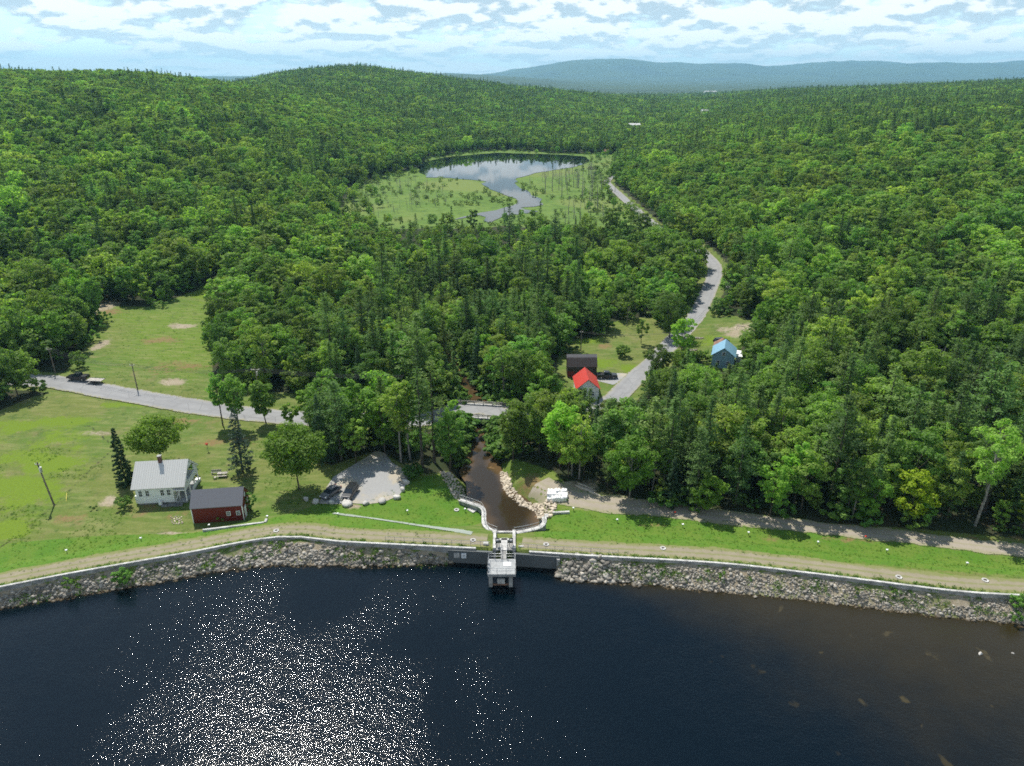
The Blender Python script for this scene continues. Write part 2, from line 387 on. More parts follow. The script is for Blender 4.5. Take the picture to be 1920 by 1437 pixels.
M['leaf'] = leafmat('broad_leaves', (.092,.170,.032), (.195,.280,.050), .46, .045)
M['leaf_lime'] = leafmat('lime_leaves', (.130,.240,.026), (.155,.270,.030), .40, .02)
M['leaf_yellow'] = leafmat('yellow_leaves', (.22,.29,.014), (.26,.32,.018), .4, .01)
M['leaf_maple'] = leafmat('lawn_tree_leaves', (.12,.20,.022), (.13,.215,.025), .40, .02)
M['needle'] = leafmat('pine_needles', (.070,.132,.040), (.130,.195,.052), .34, .03)
M['needle_dark'] = leafmat('spruce_needles', (.032,.070,.028), (.052,.096,.038), .2, .02)
M['needle_blue'] = leafmat('blue_spruce_needles', (.055,.085,.060), (.06,.09,.065), .15, .01)
M['shrub_leaf'] = leafmat('shrub_leaves', (.07,.15,.022), (.13,.22,.035), .35, .03)
M['marsh_leaf'] = leafmat('marsh_leaves', (.11,.175,.038), (.15,.215,.05), .35, .03)

def groundmat():
    m, N = mat('ground'); t = N.n('ShaderNodeTexCoord').outputs['Object']
    at = N.n('ShaderNodeAttribute', attribute_name='cover'); sp = N.n('ShaderNodeSeparateColor'); N.l(at.outputs['Color'], sp.inputs[0])
    n1 = N.noise(t, .035, 5, .6); n2 = N.noise(t, .22, 4, .6); n3 = N.noise(t, 1.6, 4, .65); n4 = N.noise(t, .012, 3, .5)
    meadow = N.mix(N.ramp(n1, .38, .62), (.135,.165,.038), (.088,.155,.024))
    meadow = N.mix(N.ramp(n2, .52, .72), meadow, (.165,.165,.060))
    meadow = N.mix(N.ramp(n4, .52, .62), meadow, (.115,.185,.020))
    lawn = N.mix(N.ramp(n2, .35, .65), (.082,.180,.018), (.118,.190,.026))
    lawn = N.mix(N.ramp(n3, .50, .78), lawn, (.055,.15,.012))
    marsh = N.mix(N.ramp(n1, .35, .65), (.105,.185,.030), (.140,.215,.042)); marsh = N.mix(N.ramp(n2, .45, .7), marsh, (.075,.135,.026)); marsh = N.mix(N.ramp(n4, .52, .62), marsh, (.155,.205,.05))
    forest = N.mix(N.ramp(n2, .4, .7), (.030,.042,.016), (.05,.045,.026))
    dirt = N.mix(N.ramp(n2, .35, .7), (.34,.285,.20), (.27,.22,.15)); dirt = N.mix(N.ramp(n3, .45, .7), dirt, (.38,.33,.25))
    mps = N.n('ShaderNodeMapping'); N.l(t, mps.inputs[0]); mps.inputs['Scale'].default_value = (.35, 1.6, 1); mps.inputs['Rotation'].default_value = (0, 0, .5)
    st = N.noise(mps.outputs[0], .5, 5, .65); meadow = N.mix(N.ramp(st, .42, .68), meadow, N.mix(.5, meadow, (.26,.25,.10)))
    meadow = N.mix(N.ramp(N.noise(t, .42, 5, .7), .52, .70), meadow, (.075,.12,.024))
    wob = N.math('ADD', N.math('MULTIPLY', N.math('SUBTRACT', N.noise(t, .9, 5, .65), .5), .8), N.math('MULTIPLY', N.math('SUBTRACT', N.noise(t, .16, 4, .6), .5), 1.3))
    wobs = N.math('MULTIPLY', N.math('SUBTRACT', N.noise(t, .9, 5, .65), .5), .8)
    def th(ch, w=None): return N.ramp(N.math('ADD', ch, w or wob), .35, .65)
    col = N.mix(th(sp.outputs[1], wobs), meadow, lawn)
    col = N.mix(th(at.outputs['Alpha']), col, marsh)
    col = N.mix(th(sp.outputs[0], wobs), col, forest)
    col = N.mix(th(sp.outputs[2]), col, dirt)
    at2 = N.n('ShaderNodeAttribute', attribute_name='cover2'); sp2 = N.n('ShaderNodeSeparateColor'); N.l(at2.outputs['Color'], sp2.inputs[0])
    col = N.mix(th(sp2.outputs[0]), col, (.135,.205,.018))          # fresh yellow-green grass
    col = N.mix(th(sp2.outputs[1]), col, (.21,.15,.065))          # brown dry grass
    far = N.mix(N.ramp(N.noise(t, .004, 6, .7), .35, .65), (.030,.060,.022), (.052,.085,.028))
    far = N.mix(N.ramp(N.noise(t, .0011, 4, .6), .50, .62), far, (.026,.050,.024))
    col = N.mix(sp2.outputs[2], col, far)
    fine = N.noise(t, 4.5, 3, .7); col = N.mix(N.ramp(fine, .38, .75), col, N.mix(.42, col, (.02,.03,.01)))
    bigb = N.math('ADD', N.math('MULTIPLY', fine, .35), N.math('MULTIPLY', n3, .8))
    fin(N, col, .92, .12, 0, bigb, .8, .16); return m
M['ground'] = groundmat()
def trackmat(name, c, cg, edge_lo=.45, ruts=False, fine=7.0, gc=(.10,.17,.022)):
    m, N = mat(name); t = N.n('ShaderNodeTexCoord').outputs['Object']
    e = N.n('ShaderNodeAttribute', attribute_name='edge').outputs['Fac']
    a = N.noise(t, .35, 5, .6); b = N.noise(t, fine, 4, .7); c0_ = N.noise(t, 1.4, 5, .65)
    col = N.mix(N.ramp(a, .35, .65), c, tuple(x*.8 for x in c)); col = N.mix(N.ramp(b, .3, .75), tuple(x*.78 for x in c), col)
    if name == 'road_asphalt':
        wt = N.ramp(N.math('ABSOLUTE', N.math('SUBTRACT', e, .48)), .20, .02); col = N.mix(N.math('MULTIPLY', wt, .28), col, tuple(x*.62 for x in c))
        ck = N.n('ShaderNodeTexVoronoi', feature='DISTANCE_TO_EDGE'); ck.inputs['Scale'].default_value = .22; N.l(t, ck.inputs['Vector']); col = N.mix(N.math('MULTIPLY', N.ramp(ck.outputs['Distance'], .02, .006), .45), col, (.12,.12,.12))
        col = N.mix(N.math('MULTIPLY', N.ramp(N.noise(t, .09, 2, .5), .56, .60), .3), col, (.20,.20,.20))
    if ruts:
        mid = N.ramp(N.math('ADD', N.math('SUBTRACT', 1.0, N.math('MULTIPLY', e, 3.2)), N.math('MULTIPLY', N.math('SUBTRACT', c0_, .5), 1.6)), .45, .85)
        col = N.mix(N.math('MULTIPLY', mid, .65), col, cg)
    k = N.ramp(N.math('ADD', e, N.math('MULTIPLY', N.math('SUBTRACT', c0_, .5), 1.1)), edge_lo, edge_lo+.3)
    col = N.mix(N.math('MULTIPLY', k, .85), col, cg)
    k2 = N.ramp(N.math('ADD', e, N.math('MULTIPLY', N.math('SUBTRACT', c0_, .5), .9)), .9, 1.05); col = N.mix(k2, col, gc)
    fin(N, col, .92, .15, 0, b, .5, .05); return m
M['asphalt'] = trackmat('road_asphalt', (.31,.31,.305), (.30,.275,.21), .72, gc=(.17,.18,.06))
M['crest_dirt'] = trackmat('crest_dirt', (.29,.255,.175), (.17,.185,.06), .42, True)
M['gravel_track'] = trackmat('gravel_track', (.36,.315,.25), (.26,.24,.15), .5, True)
M['path'] = trackmat('path_gravel', (.33,.37,.32), (.30,.34,.24), .7)
M['lot'] = trackmat('lot_gravel', (.34,.335,.315), (.36,.31,.22), .75)
def paintlot():
    m, N = mat('lot_gravel_sandy'); t = N.n('ShaderNodeTexCoord').outputs['Object']
    a = N.noise(t, .13, 4, .6); b = N.noise(t, 5, 5, .75); 
    col = N.mix(N.ramp(a, .45, .60), (.33,.33,.32), (.42,.375,.285)); col = N.mix(N.ramp(b, .35, .7), N.mix(.3, col, (.12,.12,.12)), col)
    fin(N, col, .92, .15, 0, b, .6, .06); return m
M['lot'] = paintlot()

def watermat(name, deep, shallow, wave, dist, strength, lvl=None, rough=.03, patchy=.0, mask=False):
    m, N = mat(name); t = N.n('ShaderNodeTexCoord').outputs['Object']
    col = deep
    if shallow:
        s = N.n('ShaderNodeSeparateXYZ'); N.l(t, s.inputs[0])
        n = N.noise(t, .11, 5, .6)
        sh = N.n('ShaderNodeAttribute', attribute_name='shallow').outputs['Fac']
        k = N.math('ADD', sh, N.math('MULTIPLY', N.math('SUBTRACT', n, .5), .5)); col = N.mix(N.ramp(k, .15, 1.0), deep, shallow)
        p2 = N.noise(t, .28, 3, .5, dist=.4); col = N.mix(N.math('MULTIPLY', N.ramp(p2, .66, .72), N.ramp(sh, .1, .6)), col, tuple(x*2.0 for x in shallow))
    mp = N.n('ShaderNodeMapping'); N.l(t, mp.inputs[0]); mp.inputs['Scale'].default_value = (1.0, 1.35, 1.0); mp.inputs['Rotation'].default_value = (0,0,.35)
    w1 = N.noise(mp.outputs[0], wave, 3, .6); w2 = N.noise(mp.outputs[0], wave*.16, 2, .5)
    gust = N.ramp(N.noise(t, .045, 3, .55, dist=.6), .34, .60) if mask else None
    hgt_ = N.math('ADD', w1, N.math('MULTIPLY', w2, 1.2))
    p = fin(N, col, rough, .5, 0); p.inputs['IOR'].default_value = 1.33
    b = N.n('ShaderNodeBump'); b.inputs['Distance'].default_value = dist; N.l(hgt_, b.inputs['Height'])
    if mask: N.l(N.math('MULTIPLY', N.math('ADD', N.math('MULTIPLY', gust, .5), .5), strength), b.inputs['Strength'])
    else: b.inputs['Strength'].default_value = strength
    N.l(b.outputs[0], p.inputs['Normal']); return m
M['lake'] = watermat('lake_water', (.0003,.0036,.0066), (.024,.019,.008), 2.3, .062, 1.0, mask=True, rough=.062)
M['river'] = watermat('river_water', (.030,.022,.012), (.105,.066,.030), 2.0, .02, .5)
M['pond'] = watermat('pond_water', (.004,.008,.010), None, .5, .01, .25, rough=.02)

def stonemat(name, c, var=.35, wet=False):
    m, N = mat(name); t = N.n('ShaderNodeTexCoord').outputs['Object']; r = N.n('ShaderNodeNewGeometry').outputs['Random Per Island']
    oi = N.n('ShaderNodeObjectInfo').outputs['Random']; r = N.math('FRACT', N.math('ADD', r, oi))
    a = N.noise(t, 3, 5, .65)
    col = N.mix(r, tuple(x*(1-var) for x in c), tuple(min(.85, x*(1+var)) for x in c))
    col = N.mix(N.ramp(a, .4, .75), col, tuple(x*.6 for x in c))
    if wet:
        s = N.n('ShaderNodeSeparateXYZ'); N.l(N.n('ShaderNodeNewGeometry').outputs['Position'], s.inputs[0])
        col = N.mix(N.ramp(s.outputs[2], .32, .02), col, (.055,.038,.016))
    fin(N, col, .85, .25, 0, a, .5, .06); return m
M['riprap'] = stonemat('riprap_stone', (.30,.275,.23), .65, True)
M['pale_stone'] = stonemat('pale_blasted_stone', (.50,.43,.33), .3)
M['boulder'] = stonemat('boulder_granite', (.48,.46,.42), .2)

# ------------------------------------------------------------------ clear land (all outlines on the ground)
def Gp(pts): return G(pts)[:, :2]
CL_YARD = Gp([(-700,1130),(-700,800),(0,770),(60,745),(110,735),(400,775),(585,795),(590,850),(640,890),(640,1000),(300,1040),(0,1095)])
CL_LOT = Gp([(600,1000),(600,880),(690,850),(720,850),(770,880),(800,890),(870,900),(900,940),(920,1000),(700,1010)])
CL_BANK = Gp([(930,1010),(920,868),(1040,884),(1060,908),(1139,932),(1300,957),(1480,977),(1720,992),(1925,1012),(2500,1080),(2600,1190),(1920,1118),(1300,1056),(930,1040)])
CL_MEADOW = Gp([(130,690),(170,640),(190,600),(175,575),(280,575),(340,555),(412,532),(412,560),(398,620),(398,700),(420,730),(640,742),(760,745),(760,800),(400,780),(90,725)])
CL_MARSH = MARSHP; _unused = ([(640,395),(660,350),(720,328),(784,316),(800,296),(880,285),(950,281),(1060,288),(1120,289),(1172,290),(1150,325),(1135,345),(1150,365),(1185,395),(1245,432),(1235,445),(1180,436),(1130,438),(1080,432),(1020,428),(940,424),(880,432),(829,428),(740,430),(660,425)])
CL_RED = Gp([(1042,735),(1045,672),(1062,642),(1120,632),(1142,607),(1175,598),(1228,594),(1250,640),(1262,625),(1300,590),(1335,560),(1350,565),(1215,700),(1190,740),(1150,760)])
CL_BLUE = Gp([(1262,665),(1300,620),(1322,585),(1370,590),(1442,612),(1425,632),(1390,650),(1384,690),(1340,697),(1300,665)])
CL_GAP = Gp([(1552,640),(1572,640),(1575,690),(1552,690)])
CL_FAR = Gp([(1282,212),(1296,209),(1298,218),(1284,220)])
CLEAR = [CL_YARD, CL_LOT, CL_BANK, CL_MEADOW, CL_MARSH, CL_RED, CL_BLUE, CL_GAP, CL_FAR]
ROAD_W = smooth_line(Gp([(-80,712),(90,716),(230,740),(400,768),(560,785),(700,787),(780,789),(900,786),(960,785),(1040,783),(1100,772),(1140,757),(1170,732),(1200,700),(1215,690),(1240,664),(1262,640),(1300,601),(1318,570),(1333,535),(1340,515),(1338,498),(1322,480),(1290,458),(1245,436),(1205,405),(1175,378),(1146,352),(1138,341),(1150,333),(1175,330)]), 2.0)

# ------------------------------------------------------------------ ground sheet
ys = [20,30,40,50,60,68,75,80]+list(np.arange(83,135,.5))+list(np.arange(135,262,1.0))+list(np.arange(262,700,4.0)); y = 700.
while y < 22400: ys.append(y); y *= 1.022
ys = np.array(ys+[22480.]); us = np.arange(-.93, .9301, .006)
UU, YY = np.meshgrid(us, ys); XX = UU*np.maximum(YY, 90)
ZZ = hgt(XX.ravel(), YY.ravel()); ZZ = np.where(YY.ravel() < 82, -5.5, ZZ)
xr, yr = XX.ravel(), YY.ravel()
nr, nc = XX.shape; ii = (np.arange(nr-1)[:,None]*nc+np.arange(nc-1)[None]).ravel()
me = npmesh('ground', np.stack([xr, yr, ZZ], 1), np.stack([ii, ii+1, ii+nc+1, ii+nc], 1))
def soft(P, w=1.2): return 1-sstep(sdpoly(xr, yr, P), -w, w)
clear = np.zeros(len(xr))
nearm = yr < 1200
for P in CLEAR: clear = np.maximum(clear, soft(P))
rd, _ = dline(xr, yr, ROAD_W[::4]); clear = np.maximum(clear, 1-sstep(rd, 4.5, 6.5))
dc, scd = dline(xr, yr, CREST); sdc = dc*scd
clear = np.where((sdc < 12.5), 1, clear)
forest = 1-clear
lawnE = Gp([(-700,1120),(0,1020),(180,1005),(340,1000),(440,988),(540,965),(600,940),(650,950),(720,925),(770,895),(850,893),(905,950),(915,1000),(800,1010),(521,1000),(0,1085)])
lawnW = Gp([(985,1000),(1020,970),(1100,955),(1300,972),(1600,1003),(1920,1045),(2400,1110),(2400,1150),(1920,1085),(1500,1050),(1200,1022),(1000,1018)])
lawn = np.maximum(soft(lawnE, 1.0), soft(lawnW, 1.2)*.66)
marsh = soft(CL_MARSH, 4)
# dry earth patches and worn ground
def blob(px, py, rx, ry=None):
    x, y, _ = G1(px, py); ry = ry or rx; return np.exp(-(((xr-x)/rx)**2+((yr-y)/ry)**2))
dirt = np.zeros(len(xr))
for a in [(345,612,6,4),(325,716,5,3),(205,940,2.4,2.6),(690,890,4,3),(180,812,6,2),(1390,612,7,5),(1375,628,5,5),(1355,618,3,6),(1070,915,7,4),(1060,935,5,3),(1120,945,7,2.5),(660,950,3,1.2),(330,1000,6,.7),(600,940,3,1),(1150,612,3,2),(195,575,5,8),(185,650,2,10)]: dirt = np.maximum(dirt, blob(*a)*.64)
dirt = np.where((sdc < -.1) & (sdc > -9), .62, dirt)      # earth and gravel under the riprap
fresh = np.zeros(len(xr))
for a in [(20,920,14,8),(60,860,10,5),(100,870,9,6),(30,800,8,4),(130,790,10,3),(30,990,6,5),(250,760,10,2),(400,548,10,14),(1120,680,9,5),(1180,690,5,5),(1100,640,6,4),(1240,720,5,5),(1340,640,8,6)]: fresh = np.maximum(fresh, blob(*a)*.8)
MOW = Gp([(-700,1120),(-700,830),(0,800),(60,790),(170,800),(215,840),(160,890),(100,950),(0,1028)])
fresh = np.maximum(fresh, soft(MOW, .3)*.42)
brown = np.zeros(len(xr))
for a in [(340,790,16,2.5),(200,590,5,8),(280,960,12,4),(120,975,6,4),(560,870,6,4),(330,690,12,8),(300,640,8,6),(1130,650,6,4),(1700,1010,40,1.4),(1400,985,30,1.0),(1000,905,4,5),(420,830,10,4)]: brown = np.maximum(brown, blob(*a)*.5)
farw = sstep(yr, 1500, 3000)
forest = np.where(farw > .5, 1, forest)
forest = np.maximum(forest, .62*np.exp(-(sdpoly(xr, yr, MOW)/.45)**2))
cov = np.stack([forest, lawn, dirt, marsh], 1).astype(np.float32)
cov2 = np.stack([fresh, brown, farw, np.ones(len(xr))], 1).astype(np.float32)
me.attributes.new('cover', 'FLOAT_COLOR', 'POINT').data.foreach_set('color', cov.ravel())
me.attributes.new('cover2', 'FLOAT_COLOR', 'POINT').data.foreach_set('color', cov2.ravel())
tag(link('ground', me, M['ground'], smooth=True), kind='structure')

# ------------------------------------------------------------------ roads, tracks, water sheets
def strip(name, line, w, m, lift=.05, cross=5, wob=.3, z=None, w2=None):
    line = np.asarray(line); d = np.gradient(line, axis=0); d /= np.linalg.norm(d, axis=1)[:,None]+1e-9; nrm = np.stack([-d[:,1], d[:,0]], 1)
    n = len(line); V = []; E = []
    for k in range(cross):
        t = k/(cross-1)*2-1; ww = np.full(n, w/2.) if w2 is None else np.interp(np.linspace(0,1,n), np.linspace(0,1,len(w2)), w2)/2
        off = t*ww; 
        if abs(t) == 1: off = off+(vnoise(np.arange(n)*.9, np.full(n, k*3.), 17)-.5)*2*wob
        p = line+nrm*off[:,None]; zz = hgt(p[:,0], p[:,1])+lift if z is None else np.full(n, z)
        V.append(np.column_stack([p, zz])); E.append(np.full(n, abs(t)))
    V = np.array(V).transpose(1,0,2).reshape(-1,3); E = np.array(E).T.ravel()
    i = (np.arange(n-1)[:,None]*cross+np.arange(cross-1)[None]).ravel()
    me = npmesh(name, V, np.stack([i, i+cross, i+cross+1, i+1], 1)); me.attributes.new('edge', 'FLOAT', 'POINT').data.foreach_set('value', E.astype(np.float32))
    return tag(link(name, me, m, smooth=True), kind='structure')
def sheet(name, P, m, z=None, lift=.05, step=.7, edge=1.5, shallow=None):
    """flat or draped sheet inside an outline; triangulated with inner points"""
    from mathutils.geometry import delaunay_2d_cdt
    P = np.array(P); out = []
    for i in range(len(P)):
        a, b = P[i], P[(i+1) % len(P)]; n = max(1, int(np.linalg.norm(b-a)/step))
        for k in range(n): out.append(a+(b-a)*k/n)
    out = np.array(out); x0, y0 = P.min(0); x1, y1 = P.max(0)
    gx, gy = np.meshgrid(np.arange(x0, x1, step), np.arange(y0, y1, step)); gx = gx.ravel(); gy = gy.ravel(); k = sdpoly(gx, gy, P) < -step*.4
    pts = [Vector(p) for p in out]+[Vector(p) for p in np.stack([gx[k], gy[k]], 1)]; nb = len(out)
    v, e, f, *_ = delaunay_2d_cdt(pts, [(i, (i+1) % nb) for i in range(nb)], [], 1, 1e-4)
    v = np.array([tuple(q) for q in v]); zz = hgt(v[:,0], v[:,1])+lift if z is None else np.full(len(v), z)
    me = npmesh(name, np.column_stack([v, zz]), [tuple(q) for q in f if len(q) == 3])
    dd = -sdpoly(v[:,0], v[:,1], P)
    me.attributes.new('edge', 'FLOAT', 'POINT').data.foreach_set('value', np.clip(1-dd/edge, 0, 1).astype(np.float32))
    if shallow: me.attributes.new('shallow', 'FLOAT', 'POINT').data.foreach_set('value', shallow(v[:,0], v[:,1], dd).astype(np.float32))
    return tag(link(name, me, m, smooth=True), kind='structure')
BR = (gl([(905,785)], 0.2)[0])                                   # middle of the bridge
def road_z(P):
    return hgt(P[:,0], P[:,1])
# the road runs level across the bridge
rz_line = ROAD_W
dR = np.gradient(rz_line, axis=0); dR /= np.linalg.norm(dR, axis=1)[:,None]; nR = np.stack([-dR[:,1], dR[:,0]], 1)
V = []; E = []; cr = 7; n = len(rz_line)
base = hgt(rz_line[:,0], rz_line[:,1]); inr = sdpoly(rz_line[:,0], rz_line[:,1], RIVER) < 5
base[inr] = np.nan; idx = np.arange(n); okm = ~np.isnan(base); base = np.interp(idx, idx[okm], base[okm])
base = np.convolve(np.pad(base, 6, 'edge'), np.ones(13)/13, 'valid')
ROADZ = base+.12
far_r = sstep(rz_line[:,1], 250, 500)
for k in range(cr):
    t = k/(cr-1)*2-1; p = rz_line+nR*(t*(3.7-.65*sstep(rz_line[:,0], -15, 0))+(0 if abs(t)<1 else 1)*(vnoise(idx*.9, idx*0+k, 5)-.5)*.5)[:,None]
    zz = np.maximum(ROADZ, hgt(p[:,0], p[:,1])+.06+far_r*.25); V.append(np.column_stack([p, zz])); E.append(np.full(n, abs(t)))
V = np.array(V).transpose(1,0,2).reshape(-1,3); E = np.array(E).T.ravel(); i = (np.arange(n-1)[:,None]*cr+np.arange(cr-1)[None]).ravel()
me = npmesh('road', V, np.stack([i, i+cr, i+cr+1, i+1], 1)); me.attributes.new('edge', 'FLOAT', 'POINT').data.foreach_set('value', E.astype(np.float32))
tag(link('road', me, M['asphalt'], smooth=True), kind='structure')
# crest road: between the wall and the grass
cl = smooth_line(CREST[1:-1], 1.5); d_ = np.gradient(cl, axis=0); d_ /= np.linalg.norm(d_, axis=1)[:,None]; nl = np.stack([-d_[:,1], d_[:,0]], 1)
CR0 = cl+nl*2.4; E_ = CR0[-1]+(CR0[-1]-CR0[-2])/np.linalg.norm(CR0[-1]-CR0[-2])*np.arange(1,14)[:,None]*1.5; S_ = CR0[0]+(CR0[0]-CR0[1])/np.linalg.norm(CR0[0]-CR0[1])*np.arange(13,0,-1)[:,None]*1.5; CR0 = np.vstack([S_, CR0, E_])
strip('crest_road', CR0[CR0[:,0] < -4.0], 4.0, M['crest_dirt'], .05, 9, .3)
strip('crest_road', CR0[CR0[:,0] > 1.4], 4.0, M['crest_dirt'], .05, 9, .3)
strip('gravel_track', smooth_line(Gp([(1010,905),(1050,925),(1110,942),(1180,948),(1297,962),(1480,984),(1600,997),(1720,1010),(1820,1022),(1920,1034),(2200,1065)]), 1.5), 5, M['gravel_track'], .06, 9, .5, w2=[7,6,4.6,4.2,4.2,4.2,4.2])
strip('footpath', smooth_line(Gp([(625,963),(700,973),(780,985),(860,996),(885,1001)]), 1.0), 1.0, M['path'], .09, 5, .12)
sheet('parking_lot', Gp([(598,945),(612,915),(625,895),(650,880),(680,862),(705,846),(722,850),(735,868),(765,885),(768,892),(758,915),(748,930),(720,942),(690,946),(655,944),(625,946)]), M['lot'], lift=.06, step=1.0)
sheet('driveway', Gp([(1110,700),(1165,700),(1185,702),(1150,722),(1110,712)]), M['lot'], lift=.03, step=1.0)
# lake
lx = np.concatenate([np.linspace(-900,-130,12), np.arange(-120,121,2.0), np.linspace(130,900,12)]); ly = np.concatenate([np.linspace(-600,40,12), np.arange(44,101,1.5)])
LX, LY = np.meshgrid(lx, ly); n1_, n2_ = LX.shape; ii = (np.arange(n1_-1)[:,None]*n2_+np.arange(n2_-1)[None]).ravel(); fx, fy = LX.ravel(), LY.ravel()
dl_, sl__ = dline(fx, fy, CREST); onlake = (dl_*sl__ < 0) | (fy < 60); fq = np.stack([ii, ii+1, ii+n2_+1, ii+n2_], 1); fq = fq[onlake[fq].any(1)]
me = npmesh('lake', np.column_stack([fx, fy, np.zeros(len(fx))]), fq)
dsh, ssh = dline(fx, fy, SHORE); dsh = -dsh*ssh
rgt = sstep(fx, 2, 62); sh = np.exp(-np.maximum(dsh, 0)/(1.3+rgt*22))*(.55+.45*rgt)+rgt*.13
me.attributes.new('shallow', 'FLOAT', 'POINT').data.foreach_set('value', sh.astype(np.float32))
tag(link('lake', me, M['lake'], smooth=True), kind='structure')
sheet('river', RIVER+0, M['river'], z=-2.8, step=1.6, shallow=lambda x, y, d: np.clip(.9-d/4+(fbm(x/5, y/5, 3)-.5)*1.2, 0, 1))
PONDP = gl([(784,319),(792,305),(830,296),(880,291),(930,287),(1000,289),(1060,291),(1095,294),(1107,300),(1095,309),(1050,318),(1000,326),(966,334),(968,344),(975,353),(995,362),(1012,374),(1015,384),(998,388),(975,390),(985,394),(1008,396),(985,401),(950,405),(935,412),(918,419),(909,415),(912,408),(895,405),(870,410),(850,414),(900,399),(930,394),(950,390),(975,382),(965,373),(940,364),(912,352),(905,344),(918,341),(880,337),(840,334),(800,333)], -2.3)
rng2 = np.random.default_rng(5)
def rough_outline(P, step, amp):
    o = []
    for a, b in zip(P, np.roll(P, -1, 0)):
        n = max(1, int(np.linalg.norm(b-a)/step))
        for k in range(n):
            q = a+(b-a)*k/n; o.append(q+(rng2.random(2)-.5)*2*amp)
    return np.array(o)
sheet('pond', rough_outline(PONDP, 9, 2.0), M['pond'], z=-2.15, step=8)
sheet('pool', gl([(1190,440),(1203,438),(1215,441),(1213,450),(1203,453),(1192,449)], -1.6), M['pond'], z=-1.15, step=3)
sheet('stream', G([(893,522),(905,515),(930,517),(945,527),(948,543),(938,540),(930,528),(900,531)])[:,:2], M['pond'], z=float(h1(*G1(925,525)[:2]))+.25, step=2)
# ------------------------------------------------------------------ dam, gate and river works
def along(P, s0=None):
    seg = np.linalg.norm(np.diff(P, axis=0), axis=1); return np.concatenate([[0], np.cumsum(seg)])
def wall_along(mb, P, w0, w1, z0, z1, mi=0):
    """solid wall following a line, between offsets w0..w1 (left positive)"""
    P = np.asarray(P, float); d = np.gradient(P, axis=0); d /= np.linalg.norm(d, axis=1)[:,None]; nrm = np.stack([-d[:,1], d[:,0]], 1); n = len(P); b = len(mb.v)
    z0 = np.broadcast_to(z0, n); z1 = np.broadcast_to(z1, n)
    for i in range(n):
        a = P[i]+nrm[i]*w0; c = P[i]+nrm[i]*w1
        mb.v += [(a[0],a[1],z0[i]), (c[0],c[1],z0[i]), (c[0],c[1],z1[i]), (a[0],a[1],z1[i])]
    for i in range(n-1):
        for k in range(4):
            mb.f.append((b+i*4+k, b+i*4+(k+1)%4, b+(i+1)*4+(k+1)%4, b+(i+1)*4+k)); mb.m.append(mi)
    mb.f += [(b+3,b+2,b+1,b), (b+(n-1)*4, b+(n-1)*4+1, b+(n-1)*4+2, b+(n-1)*4+3)]; mb.m += [mi, mi]
    return mb
wl = smooth_line(np.vstack([CREST[1]+(CREST[1]-CREST[2])/np.linalg.norm(CREST[1]-CREST[2])*20, CREST[1:-1], CREST[-2]+(CREST[-1]-CREST[-2])/np.linalg.norm(CREST[-1]-CREST[-2])*20]), 3.0)
dam = tag(empty('crest_wall', (0,0,0)), 'long low concrete wall with pale coping along the dam crest', 'wall')
for k, sel in enumerate((wl[wl[:,0] <= -4.2], wl[wl[:,0] >= 1.2])):
    mb = MB(); wall_along(mb, sel, -.30, .02, 1.4, 2.66); mb.build('wall', M['concrete'], dam)
    mb = MB(); wall_along(mb, sel, -.33, .05, 2.66, 2.82); mb.build('coping', M['concrete_white'], dam, bevel=.02)
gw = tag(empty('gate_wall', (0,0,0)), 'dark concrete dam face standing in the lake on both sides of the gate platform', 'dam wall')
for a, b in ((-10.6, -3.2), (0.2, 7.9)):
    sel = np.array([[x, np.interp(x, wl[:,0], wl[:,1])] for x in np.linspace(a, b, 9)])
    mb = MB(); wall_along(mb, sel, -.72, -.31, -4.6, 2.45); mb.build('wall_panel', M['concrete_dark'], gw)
def ywall(x): return float(np.interp(x, wl[:,0], wl[:,1]))
for x, w in ((-9.25, .95), (-8.05, .85)):
    mb = MB(); mb.box((x, ywall(x)-.79, 1.55), (w, .12, .95)); mb.build('sign_board' if x < -9 else 'gauge_panel', M['concrete_white'] if x < -9 else M['white'], gw, bevel=.02)
sl = MB(); sl.box((-8.05, ywall(-8.05)-.86, 1.62), (.5, .02, .07)); sl.box((-8.05, ywall(-8.05)-.86, 1.42), (.34, .02, .05)); sl.build('gauge_marks', M['steel_dark'], gw)
mb = MB(); mb.box((7.6, ywall(7.6)-.85, .9), (.5, .5, 2.6)); mb.build('buttress', M['concrete'], gw)
# curved wing walls of the outlet basin
arcL = smooth_line(np.vstack([gl([(862,942),(880,949),(905,961)], -.6), [[-5.15,109.3],[-4.95,106.7],[-4.1,104.4],[-2.6,103.15],[-1.95,102.9]]]), .5)
arcR = smooth_line(np.vstack([[[-.1+.45,102.9],[1.0,103.1],[2.9,103.9],[4.9,105.2],[5.75,107.0],[5.9,109.6]]]), .5)
def wing(name, arc, label, flip=1):
    e = tag(empty(name, (arc[len(arc)//2][0], arc[len(arc)//2][1], 0)), label, 'retaining wall', 'curved basin walls')
    off = Vector(e.location); a2 = arc-np.array([off.x, off.y])
    ztop = np.interp(arc[:,1], [102.5,104,106,109,112,118], [2.35,2.1,1.75,1.25,.35,-.2])
    mb = MB(); wall_along(mb, a2, -.3, .3, -4, ztop); mb.build('wall', M['concrete'], e)
    mb = MB(); wall_along(mb, a2, -.42, .42, ztop, ztop+.16); mb.build('coping', M['concrete_white'], e, bevel=.03)
    mr = MB(); step = 3
    for i in range(0, len(a2), step): mb = MB(); mb.tube([(a2[i][0], a2[i][1], ztop[i]+.1), (a2[i][0], a2[i][1], ztop[i]+1.2)], .035); mb.build('railing_post', M['galv'], e)
    for hh in (.65, 1.2): mr.tube([(a2[i][0], a2[i][1], ztop[i]+hh) for i in range(0, len(a2), step)], .03)
    mr.build('railing', M['galv'], e)
    return e
wing('wing_wall', arcL, 'white topped curved concrete wall on the parking lot side of the outlet basin')
